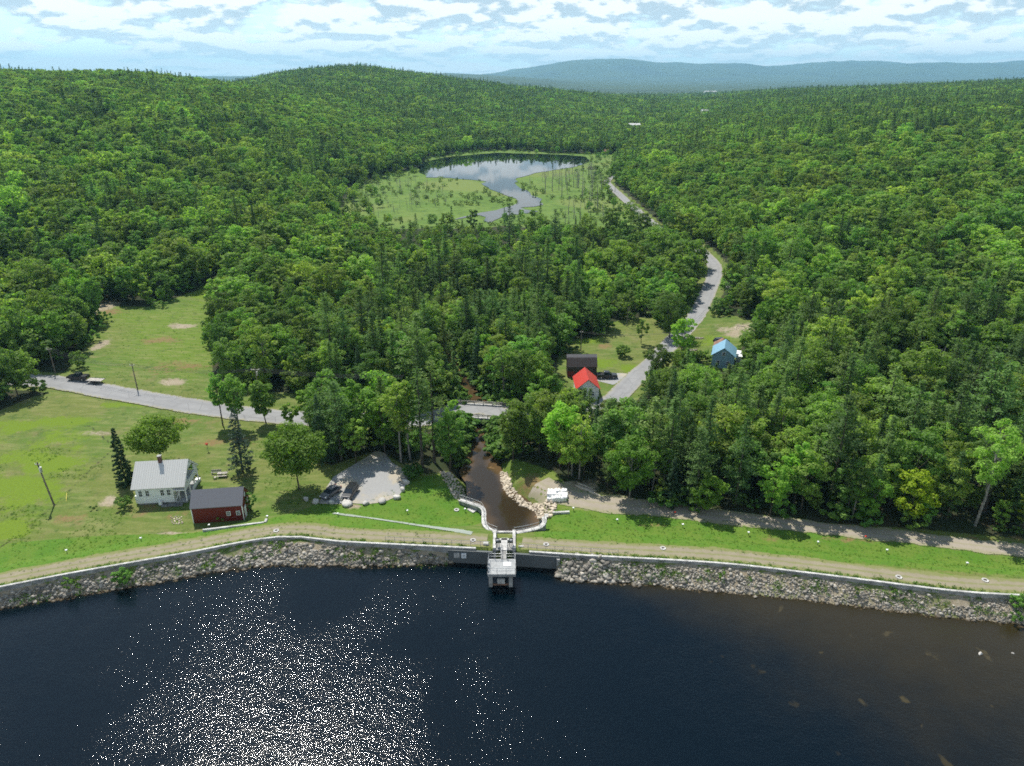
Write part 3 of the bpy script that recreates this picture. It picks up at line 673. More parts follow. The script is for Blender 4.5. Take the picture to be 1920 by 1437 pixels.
wing('wing_wall', arcR, 'white topped curved concrete wall on the gravel track side of the outlet basin')
# gate structure and walkway across the crest
gx0, gx1 = -3.4, .75; gxc = -1.3
gs = tag(empty('gate_structure', (gxc, 100, 0)), 'concrete sluice gate structure with gratings cutting through the crest', 'dam gate')
def gb(name, m, items, bevel=.015, par=gs, ox=gxc, oy=100):
    mb = MB()
    for c, d in items: mb.box((c[0]-ox, c[1]-oy, c[2]), d)
    return mb.build(name, m, par, bevel=bevel)
gb('side_wall', M['concrete_white'], [((-2.95,100.4,.2),(.5,5.2,5.6))]); gb('side_wall', M['concrete_white'], [((.35,100.4,.2),(.5,5.2,5.6))])
gb('slab', M['concrete'], [((gxc,98.6,2.55),(2.78,1.9,.3))]); gb('walkway', M['concrete_white'], [((gxc,99.0,2.86),(1.05,3.4,.12))])
gb('grating', M['steel_dark'], [((gxc,101.7,2.35),(2.78,2.3,.08))])
gb('grating_bars', M['galv'], [((gxc,100.7+.28*i,2.42),(2.78,.05,.05)) for i in range(8)], 0)
gb('header_beam', M['concrete_white'], [((gxc,100.35,2.75),(3.3,.5,.34))]); gb('header_beam', M['concrete_white'], [((gxc,102.9,2.5),(4.2,.42,.34))])
for x in (-2.45, -.15):
    mb = MB(); X = x-gxc
    for dx in (-.28, .28): mb.box((X+dx, -1.9+.6, 3.45), (.1, .1, 1.5))
    mb.box((X, -1.3, 4.2), (.72, .16, .12)); mb.tube([(X, -1.3, 2.6), (X, -1.3, 4.7)], .045)
    o = mb.build('hoist_frame', M['steel_dark'], gs)
    mb = MB(); mb.tube([(X+.3*cos(t*pi/6), -1.45, 3.95+.3*sin(t*pi/6)) for t in range(13)], .035); mb.build('handwheel', M['steel_dark'], o)
    mb = MB(); mb.box((X, -1.3, 3.75), (.34, .3, .34)); mb.build('gearbox', M['galv'], o, bevel=.04)
# water wall behind: submerged baffles
for x0, x1 in ((-4.0,-2.5), (1.0,2.9)):
    for yy in (105.2, 106.3):
        mb = MB(); mb.box(((x0+x1)/2, yy, .1), (x1-x0, .22, .28)); tag(mb.build('brace_beam', M['concrete'], None, bevel=.02), '%s pale concrete beam bracing the %s wing wall over the basin' % ('southern' if yy < 106 else 'northern', 'left' if x0 < 0 else 'right'), 'beam', 'brace beams in the outlet basin')
# platform over the lake
pf = tag(empty('intake_platform', (-1.65, 93.2, 0)), 'grey concrete intake platform on square columns over the lake', 'platform')
def pb(name, m, items, bevel=.02): 
    mb = MB()
    for c, d in items: mb.box(c, d)
    return mb.build(name, m, pf, bevel=bevel)
pb('deck', M['deck'], [((0,0,2.62),(4.5,3.9,.28))]); pb('edge_beam', M['concrete'], [((0,-1.86,2.36),(4.4,.2,.22))])
for x in (-1.75, 1.45): pb('column', M['concrete'], [((x,-1.35,-1.0),(.62,.62,7.0))])
for x in (-1.75, 1.45): pb('column', M['concrete'], [((x,1.35,-1.0),(.62,.62,7.0))])
pb('hatch', M['galv'], [((.9,.6,2.79),(1.3,1.1,.06))]); pb('trash_rack', M['concrete_white'], [((-.1,-1.3,.9),(1.2,.3,.9))]); pb('sill_beam', M['brown_roof'], [((-.15,-1.3,.25),(2.6,.26,.22))])
pb('catwalk', M['concrete'], [((.3,3.7,2.66),(.95,3.75,.2))])
def railing(name, pts, par, h=1.1, r=.028, closed=False, step=1.3, m='galv'):
    mb = MB(); pts = [Vector(p) for p in pts]
    for a, b in zip(pts[:-1], pts[1:]):
        n = max(1, round((b-a).length/step))
        for k in range(n+1): p = a+(b-a)*k/n; mb.tube([p, p+Vector((0,0,h))], r*1.15, 5)
    for hh in (h, h*.55): mb.tube([p+Vector((0,0,hh)) for p in pts], r, 5)
    return mb.build(name, M[m], par)
z = 2.76
railing('railing', [(-.15,1.87,z),(-2.15,1.87,z),(-2.15,-1.87,z),(2.15,-1.87,z),(2.15,1.87,z),(.75,1.87,z)], pf, r=.035)
railing('catwalk_railing', [(-.15,1.9,z),(-.15,5.5,z)], pf); railing('catwalk_railing', [(.75,1.9,z),(.75,5.5,z)], pf)
for k in range(3): mb = MB(); mb.box((-2.25, -1+k*.9, 3.3), (.12,.35,.7)); mb.build('instrument_box', M['steel_dark'], pf, bevel=.02)
# crest railings both sides of the gate
for a, b, w in ((-21.5, -3.7, 'left'), (1.2, 17.5, 'right')):
    xs = np.linspace(a, b, 12); mb = MB()
    pts = [(x, ywall(x)+.75, float(hgt(x, ywall(x)+.75)[0])) for x in xs]
    r = tag(empty('crest_railing', pts[0]), 'thin two rail steel railing behind the crest wall, on the %s of the gate' % w, 'railing', 'crest railings'); o0 = Vector(pts[0])
    pts = [Vector(p)-o0 for p in pts]
    for p in pts: mp = MB(); mp.tube([p, p+Vector((0,0,1.1))], .04, 5); mp.build('post', M['guard'], r)
    mr = MB()
    for hh in (.5, 1.08): mr.tube([p+Vector((0,0,hh)) for p in pts], .045, 5)
    mr.build('rails', M['guard'], r)
def pad(name, px, py, w, d, rz, label, h=.3, cat='concrete pad', m='concrete_white'):
    x, y, zz = G1(px, py); mb = MB(); mb.box((0,0,h/2-.1), (w,d,h)); o = mb.build(name, M[m], bevel=.03); o.location = (x,y,zz); o.rotation_euler.z = rz
    return tag(o, label, cat)
pad('concrete_pad', 885, 957.5, 1.7, 1.1, -.75, 'white concrete pad beside the left basin wall on the lawn')
pad('concrete_pad', 1029, 968, 1.6, 1.1, 0, 'white concrete pad between the right basin wall and the gravel track')
pad('concrete_pad', 911, 1021, .9, .7, 0, 'small white concrete block on the crest track left of the gate', .5)
pad('concrete_pad', 977, 1025.5, .9, .4, 0, 'small white concrete slab on the crest track right of the gate', .3)
pad('retaining_wall', 1052, 963, 3.2, .5, .1, 'short pale concrete wall at the end of the gravel track by the basin', .5, 'retaining wall')
mb = MB(); mb.box((-3.5,-.5,0),(4.3,.35,.7), .09); mb.box((1.2,-.05,0),(5.2,.35,.7), .1); mb.box((4.0,.75,0),(.4,1.1,.7))
o = mb.build('retaining_wall', M['concrete_white'], bevel=.03); x, y, zz = G1(450, 987); o.location = (x,y,zz); o.rotation_euler.z = .14; o.scale = (1.08,1,1)
tag(o, 'long low white concrete edging wall in the grass between red barn and dam crest', 'retaining wall')
# monitoring well rings and marker posts
rings = [(887,1014,'on the crest track just left of the gate'),(1024,1022,'on the crest track just right of the gate'),(856,957,'on the lawn near the left basin wall'),(1243,1029,'on the crest track below the middle of the right lawn'),(1685,1083,'on the crest track, second from the right edge'),(1847,1089,'on the crest track near the right edge of the photo'),(518,996,'at the bend of the crest track below the red barn')]
ring0 = None
def ringmesh():
    mb = MB(); n = 20
    for r0, r1, z0, z1 in ((.24,.50,0,.12),):
        vs_ = []
        for k in range(n):
            t = 2*pi*k/n; c, s = cos(t), sin(t); vs_ += [(r1*c,r1*s,z0-.2),(r1*c,r1*s,z1),(r0*c,r0*s,z1),(r0*c,r0*s,z0-.2)]
        f = []
        for k in range(n):
            a = k*4; b = ((k+1)%n)*4
            for q in range(3): f.append((a+q, b+q, b+q+1, a+q+1))
        mb.add(vs_, f)
    return mb
rm = None
for px, py, w in rings:
    x, y, zz = G1(px, py); e = empty('well_ring', (x,y,zz+.04))
    tag(e, 'round concrete well ring '+w, 'well ring', 'monitoring well rings')
    if rm is None:
        a = ringmesh().build('ring', M['concrete_white'], e); mb = MB(); mb.tube([(0,0,0),(0,0,.16)], .2, 12); b = mb.build('cover', M['bark'], e); rm = (a, b)
    else:
        for q in rm: c = q.copy(); COL.objects.link(c); c.parent = e
posts = [(1157,980,'white'),(1280,989,'white'),(1403,1004,'white'),(1533,1022,'white'),(1622,1012,'red'),(1662,1037,'white'),(1812,1062,'white'),(634,969,'white'),(764,963,'white'),(126,1038,'white'),(265,1015,'white'),(393,990,'white'),(1075,958,'white'),(872,960,'white'),(1265,966,'red'),(502,974,'white')]
where = ['nearest the basin on the right lawn','second along the right lawn','third along the right lawn','fourth along the right lawn','beside the gravel track on the right','fifth along the right lawn','last on the right lawn by the photo edge','at the start of the thin gravel path','in the lawn in front of the parking lot','in the bright grass at far left','in the bright grass below the white house','on the edging wall below the red barn','at the end of the gravel track','beside the concrete pad left of the basin','at the grass edge of the gravel track','at the right end of the edging wall']
for (px, py, c), w in zip(posts, where):
    x, y, zz = G1(px, py); e = tag(empty('marker_post', (x,y,zz)), 'short %s capped marker post %s' % (c, w), 'marker post', 'survey marker posts')
    mb = MB(); mb.tube([(0,0,-.1),(0,0,.62)], .05, 6); mb.build('post', M['green_w'] if c == 'white' else M['pole_wood'], e)
    mb = MB(); mb.box((0,0,.66), (.34,.34,.2)); mb.build('cap', M['white'] if c == 'white' else M['red_p'], e, bevel=.05)

# ------------------------------------------------------------------ road bridge
ja = np.argmin(np.hypot(*(ROAD_W-gl([(870,786)], .2)[0]).T)); jb = np.argmin(np.hypot(*(ROAD_W-gl([(943,786)], .2)[0]).T))
bl = ROAD_W[ja:jb+1]; bzz = float(ROADZ[(ja+jb)//2]); bc = bl.mean(0); dv = bl[-1]-bl[0]; bl_len = float(np.linalg.norm(dv)); brz = atan2(dv[1], dv[0])
br = tag(empty('road_bridge', (bc[0], bc[1], bzz), brz), 'low concrete road bridge with steel railings crossing the river', 'bridge')
def bb(name, m, c, d, bevel=.02): mb = MB(); mb.box(c, d); return mb.build(name, m, br, bevel=bevel)
L = bl_len+3
bb('deck', M['concrete'], (0,0,-.32), (L,8.0,.5)); 
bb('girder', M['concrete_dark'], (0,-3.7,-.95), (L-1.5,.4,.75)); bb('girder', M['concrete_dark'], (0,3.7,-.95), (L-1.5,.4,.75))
bb('abutment', M['concrete'], (-L/2+.9,0,-2.2), (1.0,8.4,3.2)); bb('abutment', M['concrete'], (L/2-.9,0,-2.2), (1.0,8.4,3.2))
for s in (-1, 1):
    bb('kerb', M['concrete_white'], (0,s*3.8,.06), (L,.36,.3))
    for k in range(9): mb = MB(); mb.box((-L/2+L*k/8, s*3.8, .62), (.14,.14,.9)); mb.build('railing_post', M['guard'], br)
    mb = MB(); mb.box((0,s*3.8,.95),(L+4,.09,.22)); mb.box((0,s*3.8,.58),(L+4,.07,.12)); mb.build('rail', M['guard'], br)

# ------------------------------------------------------------------ buildings
def bld(name, x, y, z, rz, label, cat='house'): return tag(empty(name, (x,y,z), rz), label, cat)
def window(par, x, y, z, w=.75, h=1.25, face='front', frame='white', muntin=True):
    """face: which way the outside is (front -y, right +x, back +y, left -x)"""
    mb = MB(); t = .09; fw = .09
    def put(cx, cz, dw, dh, th, off):
        if face in ('front', 'back'): s = -1 if face == 'front' else 1; mb.box((x+cx, y+s*off, z+cz), (dw, th, dh))
        else: s = 1 if face == 'right' else -1; mb.box((x+s*off, y+cx, z+cz), (th, dw, dh))
    put(0, 0, w-.02, h-.02, .04, .03); pane = mb
    fm = MB(); mb = fm; 
    put(-w/2-fw/2+.01, 0, fw, h+2*fw, t, .045); put(w/2+fw/2-.01, 0, fw, h+2*fw, t, .045); put(0, h/2+fw/2, w-.02, fw, t, .045); put(0, -h/2-fw/2, w-.02, fw, t, .045)
    if muntin: put(0, 0, w-.03, .05, .07, .05); put(0, 0, .04, h-.03, .06, .05)
    f = fm.build('window', M[frame], par); pane.build('pane', M['glass'], f); return f
# white farmhouse
hx, hy, _ = -71.0, 114.4, 0; rz = math.atan2(1.0, 9.2); hz_ = h1(-67, 116)
fh = bld('farmhouse', hx, hy, hz_, rz, 'white clapboard farmhouse with pale metal roof and brick chimney', 'house')
Lh, Dh, eave, ridge = 9.1, 7.6, 4.1, 7.2; LW = 7.0
mb = MB(); mb.profile([(0,.35),(0,eave),(Dh/2,ridge-.12),(Dh,eave),(Dh,.35)], .25, LW); mb.build('wall', M['siding'], fh)
mb = MB(); mb.profile([(1.5,2.6),(1.5,eave+1.1),(Dh/2,ridge-.12),(Dh-1.2,eave+1.0),(Dh-1.2,2.6)], LW, LW+.5); mb.build('upper_wall', M['siding'], fh)
mb = MB(); mb.box((LW/2+.1, Dh/2, .15), (LW-.3, Dh-.1, .5)); mb.build('foundation', M['stone_block'], fh)
mb = MB(); t = .14; ov = .55; sl_ = (ridge-eave)/(Dh/2)
mb.profile([(-ov, eave-ov*sl_), (Dh/2, ridge), (Dh+ov, eave-ov*sl_), (Dh+ov, eave-ov*sl_+t), (Dh/2, ridge+t*1.2), (-ov, eave-ov*sl_+t)], -.25, Lh+.35); rf = mb.build('roof', M['white_roof'], fh)
mb = MB(); mb.box((4.35, Dh/2-.15, ridge+.35), (.62,.62,1.7)); ch = mb.build('chimney', M['brick'], rf, bevel=.02); mb = MB(); mb.box((4.35, Dh/2-.15, ridge+1.24), (.75,.75,.1)); mb.build('cap', M['concrete'], ch)
mb = MB()
for y in (0, Dh): pass
mb.profile([(-ov, eave-ov*sl_-.2), (Dh/2, ridge-.22), (Dh+ov, eave-ov*sl_-.2), (Dh+ov, eave-ov*sl_-.01), (Dh/2, ridge-.01), (-ov, eave-ov*sl_-.01)], Lh+.26, Lh+.36); mb.build('barge_board', M['white'], rf)
for x in (1.1, 2.35, 5.05, 6.2): window(fh, x, 0, 2.5, .62, 1.2)
window(fh, LW+.5, Dh/2, 4.9, .7, 1.2, 'right'); window(fh, LW+.5, Dh/2+1.2, 4.7, .7, 1.1, 'right'); window(fh, LW, 2.0, 1.7, .7, 1.2, 'right'); window(fh, LW, 5.6, 1.7, .7, 1.2, 'right')
mb = MB(); mb.box((LW+.03, 3.7, 1.35), (.08,.95,2.0)); d = mb.build('door', M['green_w'], fh); mb = MB(); mb.box((LW+.1, 4.05, 1.35), (.06,.06,.15)); mb.build('handle', M['galv'], d)
mb = MB(); mb.box((LW+1.15, Dh/2, .2), (2.3, Dh, .3)); mb.build('porch_floor', M['deck'], fh); 
mb = MB(); mb.box((LW+1.15, Dh/2, 2.72), (2.3, Dh-.04, .22)); mb.build('balcony_floor', M['white'], fh)
for y in (.12, Dh/3, 2*Dh/3, Dh-.12): mb = MB(); mb.box((LW+2.18, y, 1.5), (.2,.2,2.3)); mb.build('porch_post', M['white'], fh, bevel=.01)
mb = MB(); mb.profile([(.02,2.83),(.02,eave-.05),(1.5,eave+1.1),(1.5,3.7),(Dh-1.5,3.7),(Dh-1.5,eave+1.1),(Dh-.02,eave-.05),(Dh-.02,2.83)], LW+2.18, LW+2.28); mb.build('gable_skirt', M['siding'], fh)
for y in (1.6, Dh-1.6): mb = MB(); mb.box((LW+2.2, y, 4.6), (.16,.16,2.0)); mb.build('gable_post', M['white'], fh)
mb = MB(); mb.profile([(1.9,5.62),(Dh/2,ridge-.3),(Dh-1.9,5.62)], LW+2.2, LW+2.28); mb.build('gable_panel', M['siding'], fh)
mb = MB(); mb.box((LW+2.2, Dh-2.2, .6), (.1, 3.6, .8)); mb.box((LW+1.9, Dh+.3, .35), (.9,.8,.5)); mb.build('porch_steps', M['white'], fh)
mb = MB(); mb.box((LW+1.0, 0.06, 2.0-.2), (.08,.08,1.9)); mb.tube([(LW+.15,.05,.4),(LW+1.1,.05,2.4)], .06); mb.build('porch_brace', M['white'], fh)
mb = MB(); mb.box((4.5,-.45,.55),(.55,.5,.8)); mb.build('utility_box', M['white'], fh, bevel=.03)
mb = MB()
for k in range(14): mb.box((5.0+(k%7)*.55, -.55-(k//7)*.45, .1), (.5,.4,.22), random.random()*.3)
mb.build('stone_step', M['stone_block'], fh, bevel=.04)
mb = MB(); mb.box((-.05,.6,1.0), (.35,.5,1.6)); mb.build('bulkhead', M['white'], fh, bevel=.02)
# red barn
rz = math.atan2(1.15, 9.0); bx_, by_ = -57.9, 108.6; bz_ = h1(-53.5, 110.5)
bn = bld('red_barn', bx_, by_, bz_-.1, rz, 'dark red board barn with a dark grey metal roof beside the white house', 'barn')
Lb, Db, eb, rb = 8.9, 5.0, 3.5, 5.6
mb = MB(); mb.profile([(0,0),(0,eb),(Db/2,rb-.1),(Db,eb),(Db,0)], 0, Lb); mb.build('wall', M['red_wall'], bn)
mb = MB(); so = (rb-eb)/(Db/2); ov = .25; mb.profile([(-ov,eb-ov*so),(Db/2,rb),(Db+ov,eb-ov*so),(Db+ov,eb-ov*so+.1),(Db/2,rb+.12),(-ov,eb-ov*so+.1)], -.15, Lb+.15); mb.build('roof', M['grey_roof'], bn)
for x in (6.35, 8.05): window(bn, x, 0, 1.75, .55, .72)
for x in (.02, Lb-.02): mb = MB(); mb.box((x, -.02, eb/2-.1), (.16,.1,eb-.3)); mb.build('corner_board', M['white'], bn)
window(bn, Lb, Db/2, 4.1, .5, .5, 'right'); window(bn, Lb, 3.7, 2.2, .5, .7, 'right')
mb = MB(); mb.box((Lb+.04, 1.5, 1.1), (.1,1.1,2.15)); d = mb.build('door', M['white'], bn); mb = MB(); mb.box((Lb+.11, 1.9, 1.05), (.06,.06,.2)); mb.build('handle', M['steel_dark'], d)
# red roofed house and the dark barn behind it
def gable_house(name, e, L, D, eave, ridge, wallm, roofm, ridge_axis='x', ov=.35, base=0.):
    mb = MB(); mb.profile([(0,base),(0,eave),(D/2,ridge-.1),(D,eave),(D,base)], 0, L); w = mb.build('wall', M[wallm], e)
    s = (ridge-eave)/(D/2); mb = MB(); mb.profile([(-ov,eave-ov*s),(D/2,ridge),(D+ov,eave-ov*s),(D+ov,eave-ov*s+.12),(D/2,ridge+.14),(-ov,eave-ov*s+.12)], -ov, L+ov); r = mb.build('roof', M[roofm], e); return w, r
# (the ridge of the red roof points at the dam: turn the house a quarter)
x0, y0, z0 = G1(1078, 745); e = bld('red_roof_house', x0+5.9, y0-1.5, z0, pi/2+.02, 'small house with bright red metal roof in front of the dark barn', 'house')
gable_house('h', e, 7.8, 5.6, 3.2, 5.6, 'siding', 'red_roof'); window(e, 0, 1.6, 1.7, .7, 1.1, 'left'); window(e, 0, 3.9, 1.7, .7, 1.1, 'left'); window(e, 2, 0, 1.7, .7, 1.1); window(e, 5.4, 0, 1.7, .7, 1.1)
x0, y0, z0 = G1(1064, 708); e = bld('dark_barn', x0, y0, z0, .01, 'dark weathered barn with a grey shingle roof behind the red roofed house', 'barn')
mb = MB(); mb.profile([(0,0),(0,3.2),(1.9,5.2),(3.8,4.6),(4.6,3.6),(4.6,0)], 0, 8.0); mb.build('wall', M['old_wood'], e)
mb = MB(); mb.profile([(1.6,4.98),(2.9,5.75),(4.9,3.75),(4.9,3.6),(2.9,5.58),(1.75,4.88)], -.2, 8.2); mb.build('roof', M['shingle'], e)
mb = MB(); mb.profile([(-.25,3.15),(1.6,5.12),(1.6,5.0),(-.2,3.0)], -.15, 8.15); mb.build('lower_roof', M['old_wood'], e)
mb = MB(); mb.box((.9,-.05,1.0),(1.9,.12,1.7)); mb.build('red_panel', M['red_wall'], e); window(e, 5.2, 0, 1.6, .6, .8)
# blue roofed house
x0, y0, z0 = G1(1345, 694); e = bld('blue_roof_house', x0, y0, z0, pi/2-.32, 'house with light blue metal roof and brown lower roof among trees', 'house')
e.location.x += 4.4
gable_house('b', e, 7.2, 6.0, 3.9, 6.1, 'blue_wall', 'blue_roof'); window(e, 0, 3.0, 4.4, .7, .9, 'left'); window(e, 0, 1.6, 1.7, .8, 1.2, 'left'); window(e, 0, 4.3, 1.7, .8, 1.2, 'left')
mb = MB(); mb.profile([(1.8,0),(1.8,3.7),(3.9,5.0),(6.0,3.7),(6.0,0)], 7.6, 11.2); mb.build('rear_wall', M['grey_wood'], e); mb = MB(); mb.profile([(1.4,3.55),(3.9,5.15),(6.3,3.6),(6.3,3.48),(3.9,5.03),(1.4,3.42)], 7.56, 11.5); mb.build('rear_roof', M['brown_roof'], e)
mb = MB(); mb.box((7.3,-1.4,1.2),(5.0,2.2,2.4)); mb.build('lean_to', M['white'], e, bevel=.05)
# distant houses along the valley
for px, py, w, hgtm, wm, rm_, lab in [(1190,252,16,5,'siding','white_roof','pale gabled house among trees beyond the far pond shore'),(1140,288,9,4,'red_wall','brown_roof','small reddish cabin on the far shore at the right end of the pond'),(1322,222,13,5,'siding','white_roof','small white house in the valley beyond the pond road'),(1333,178,60,8,'siding','white_roof','long white building far off in the valley'),(1228,541,7,3,'siding','white_roof','white shed hidden in trees behind the grassy yard'),(1462,705,5,3,'siding','white_roof','tiny white shed half hidden in the pines right of the blue roofed house')]:
    x0, y0, z0 = G1(px, py); z0 += (9 if y0 > 900 else 0); e = bld('distant_house' if y0 > 600 else 'shed', x0-w/2, y0, z0, .15, lab, 'house' if y0 > 600 else 'shed')
    gable_house('d', e, w, w*.55 if w < 50 else 18, hgtm*.6, hgtm, wm, rm_, base=-12 if y0 > 900 else 0)
# ------------------------------------------------------------------ vehicles
def car(name, x, y, z, rz, paint, label, cat='car', kind='sedan'):
    e = tag(empty(name, (x,y,z), rz), label, cat)
    if kind == 'sedan': Lc, Wc = 4.7, 1.82; low = [(-2.35,.35),(-2.33,.78),(-2.05,.93),(-1.1,.98),(1.2,.95),(2.15,.78),(2.33,.6),(2.35,.35)]; cab = [(-1.85,.95),(-1.1,1.40),(-.3,1.46),(.45,1.40),(1.25,.95)]
    elif kind == 'suv': Lc, Wc = 4.8, 1.9; low = [(-2.4,.4),(-2.42,.95),(-2.3,1.1),(1.1,1.08),(2.2,.95),(2.4,.7),(2.4,.4)]; cab = [(-2.3,1.1),(-2.0,1.65),(-.3,1.74),(.45,1.66),(1.2,1.08)]
    else: Lc, Wc = 5.6, 1.95; low = [(-2.8,.5),(-2.8,1.15),(-1.0,1.15),(1.3,1.18),(2.6,1.08),(2.78,.85),(2.78,.5)]; cab = [(-1.0,1.14),(-.85,1.80),(.2,1.86),(.55,1.8),(1.3,1.16)]
    def side(prof, w0, w1, zc):
        vs_ = []; n = len(prof)
        for s in (-1, 1):
            for i, (px_, pz) in enumerate(prof): ww = w1 if pz > zc else w0; vs_.append((px_, s*ww/2, pz))
        return vs_, [tuple(range(n))[::-1], tuple(range(n, 2*n))]+[(i,(i+1)%n,n+(i+1)%n,n+i) for i in range(n)]
    mb = MB(); mb.add(*side(low, Wc, Wc*.97, .8)); body = mb.build('body', M[paint], e, bevel=.07)
    mb = MB(); mb.add(*side(cab, Wc*.92, Wc*.74, 1.2)); mb.build('windows', M['glass'], e, bevel=.03)
    zr = cab[2][1]; mb = MB(); x_a, x_b = cab[1][0]-.05, cab[3][0]-.02; mb.box(((x_a+x_b)/2, 0, zr+.0), (x_b-x_a, Wc*.72, .08)); mb.build('roof', M[paint], e, bevel=.03)
    if kind == 'pickup':
        mb = MB(); mb.box((-1.9,0,1.17),(1.6,1.5,.06)); mb.build('bed', M['rubber'], e)
        mb = MB(); mb.box((-2.72,0,1.22),(.08,1.9,.16)); mb.box((-1.9,.9,1.22),(1.6,.1,.16)); mb.box((-1.9,-.9,1.22),(1.6,.1,.16)); mb.build('bed_rim', M[paint], e)
    ax = Lc*.3
    for sx in (-1, 1):
        for sy in (-1, 1):
            mb = MB(); mb.tube([(sx*ax, sy*(Wc/2-.22), .34), (sx*ax, sy*(Wc/2+.02), .34)], .34, 16); w = mb.build('wheel', M['rubber'], e)
            mb = MB(); mb.tube([(sx*ax, sy*(Wc/2+.0), .34), (sx*ax, sy*(Wc/2+.04), .34)], .2, 10); mb.build('rim', M['rim'], w)
    for sy in (-1, 1):
        mb = MB(); mb.box((low[-2][0]-.06, sy*Wc*.36, .68), (.12,.36,.14)); mb.build('headlight', M['lamp_clear'], e, bevel=.03)
        mb = MB(); mb.box((low[0][0]+.03, sy*Wc*.38, .8), (.1,.3,.16)); mb.build('tail_light', M['lamp_red'], e)
        mb = MB(); mb.box((.85, sy*(Wc/2+.08), 1.0), (.14,.2,.12)); mb.build('mirror', M[paint], e, bevel=.03)
    return e
x, y, zz = G1(620.5, 928); car('parked_car', x, y, zz+.08, pi+1.10, 'car_grey', 'silver and dark grey sedan nearest the big tree on the lot'); 
c_ = COL.objects[-1]
x, y, zz = G1(657, 929); car('parked_car', x, y, zz+.08, pi+1.38, 'car_black', 'black car parked in the sun on the gravel lot, right of the grey sedan', kind='suv')
x, y, zz = G1(148, 713); car('pickup_truck', x, y, zz+.2, pi-.12, 'car_black', 'black pickup truck stopped at the roadside with a flat trailer hitched', 'pickup truck', 'pickup')
x, y, zz = G1(1138, 709); car('pickup_truck', x, y, zz+.08, .0, 'car_black', 'black pickup truck in the driveway beside the dark barn', 'pickup truck', 'pickup')
x, y, zz = G1(1352, 644); car('parked_car', x, y, zz+.05, .3, 'car_black', 'black car behind the blue roofed house', kind='suv')
x, y, zz = G1(180, 718.5); e = tag(empty('flatbed_trailer', (x,y,zz+.2), -.12), 'flat grey deck trailer behind the black pickup on the roadside', 'trailer')
mb = MB(); mb.box((0,0,.72),(4.2,2.0,.12)); mb.build('deck', M['grey_wood'], e); mb = MB(); mb.box((0,1.02,.74),(4.3,.08,.2)); mb.box((0,-1.02,.74),(4.3,.08,.2)); mb.tube([(-2.1,.7,.62),(-3.2,0,.55)], .05); mb.tube([(-2.1,-.7,.62),(-3.2,0,.55)], .05); mb.build('frame', M['steel_dark'], e)
for s in (-1, 1):
    for k in (0,1): mb = MB(); mb.tube([(.1+.8*k, s*.98, .34), (.1+.8*k, s*1.18, .34)], .32, 12); mb.build('wheel', M['rubber'], e)
# ------------------------------------------------------------------ poles and wires
POLES = {}
def pole(key, px, py, pytop, label, arm=0, transformer=False, lean=(0,0)):
    x, y, zz = G1(px, py); hh = height_to(x, y, zz, pytop); e = tag(empty('utility_pole', (x,y,zz)), label, 'utility pole', 'utility poles')
    mb = MB(); mb.tube([(0,0,-.3),(lean[0],lean[1],hh)], [.17,.11], 8); mb.build('pole', M['pole_wood'], e)
    if arm: mb = MB(); mb.box((lean[0],lean[1],hh-.5),(arm,.14,.14)); mb.build('crossarm', M['grey_wood'], e); mb = MB(); [mb.tube([(lean[0]+s*arm/2.2,lean[1],hh-.43),(lean[0]+s*arm/2.2,lean[1],hh-.2)], .05) for s in (-1,0,1)]; mb.build('insulators', M['white'], e)
    if transformer: mb = MB(); mb.tube([(lean[0]+.35,lean[1]-.1,hh-2.0),(lean[0]+.35,lean[1]-.1,hh-1.0)], .26, 12); mb.build('transformer', M['galv'], e)
    POLES[key] = (x+lean[0], y+lean[1], zz+hh); return e
pole('mead', 102, 948, 868, 'weathered pole with a lamp and transformer standing alone in the left meadow', .9, True, (-1.0,.2))
pole('far_l', 104, 700, 652, 'grey pole beside the dark trees at the left end of the road', 1.4)
pole('mid_l', 258, 731, 682, 'bare thin pole at the roadside below the upper meadow', 1.2)
pole('big', 486, 742, 690, 'pole with crossarms and pale transformers in front of the dark wood', 2.2, True)
pole('yard', 1089, 658, 620, 'thin pole at the left of the sunny yard behind the dark barn', 1.0)
pole('road_r', 1277, 662, 618, 'pole at the roadside left of the blue roofed house', 1.2)
pole('road_b', 1360, 580, 536, 'pole on the grass verge by the road bend', 1.2)
pole('road_c', 1356, 490, 465, 'pole at the bend where the road enters the wood', 1.6)
pole('road_d', 1205, 408, 392, 'pole on the road across the marsh', 1.2)
pole('road_e', 1153, 361, 349, 'farthest pole on the pond road', 1.2)
def wire(a, b, label, n=3, sag=1.2, sep=.7):
    a, b = Vector(POLES[a]), Vector(POLES[b]); e = tag(empty('power_line', a), label, 'power line', 'power lines'); d = (b-a); s = Vector((-d.y, d.x, 0)).normalized()
    for k in range(n):
        o = s*(k-(n-1)/2)*sep; mb = MB(); mb.tube([d*t+o+Vector((0,0,-.45-sag*4*t*(1-t))) for t in [i/14 for i in range(15)]], .028, 4); mb.build('wire', M['wire'], e)
POLES['east'] = (*G1(760, 770)[:2], 9.0)
wire('far_l', 'mid_l', 'wires between the left roadside pole and the thin pole below the meadow'); wire('mid_l', 'big', 'wires between the thin meadow pole and the transformer pole', 3); wire('big', 'east', 'wires running right from the transformer pole in front of the dark wood', 4, .6)
wire('road_r', 'road_b', 'wires along the road above the blue roofed house'); wire('road_b', 'road_c', 'wires along the road bend'); wire('road_d', 'road_e', 'wires along the pond road', 2); wire('yard', 'road_r', 'wires crossing the sunny yard', 2)
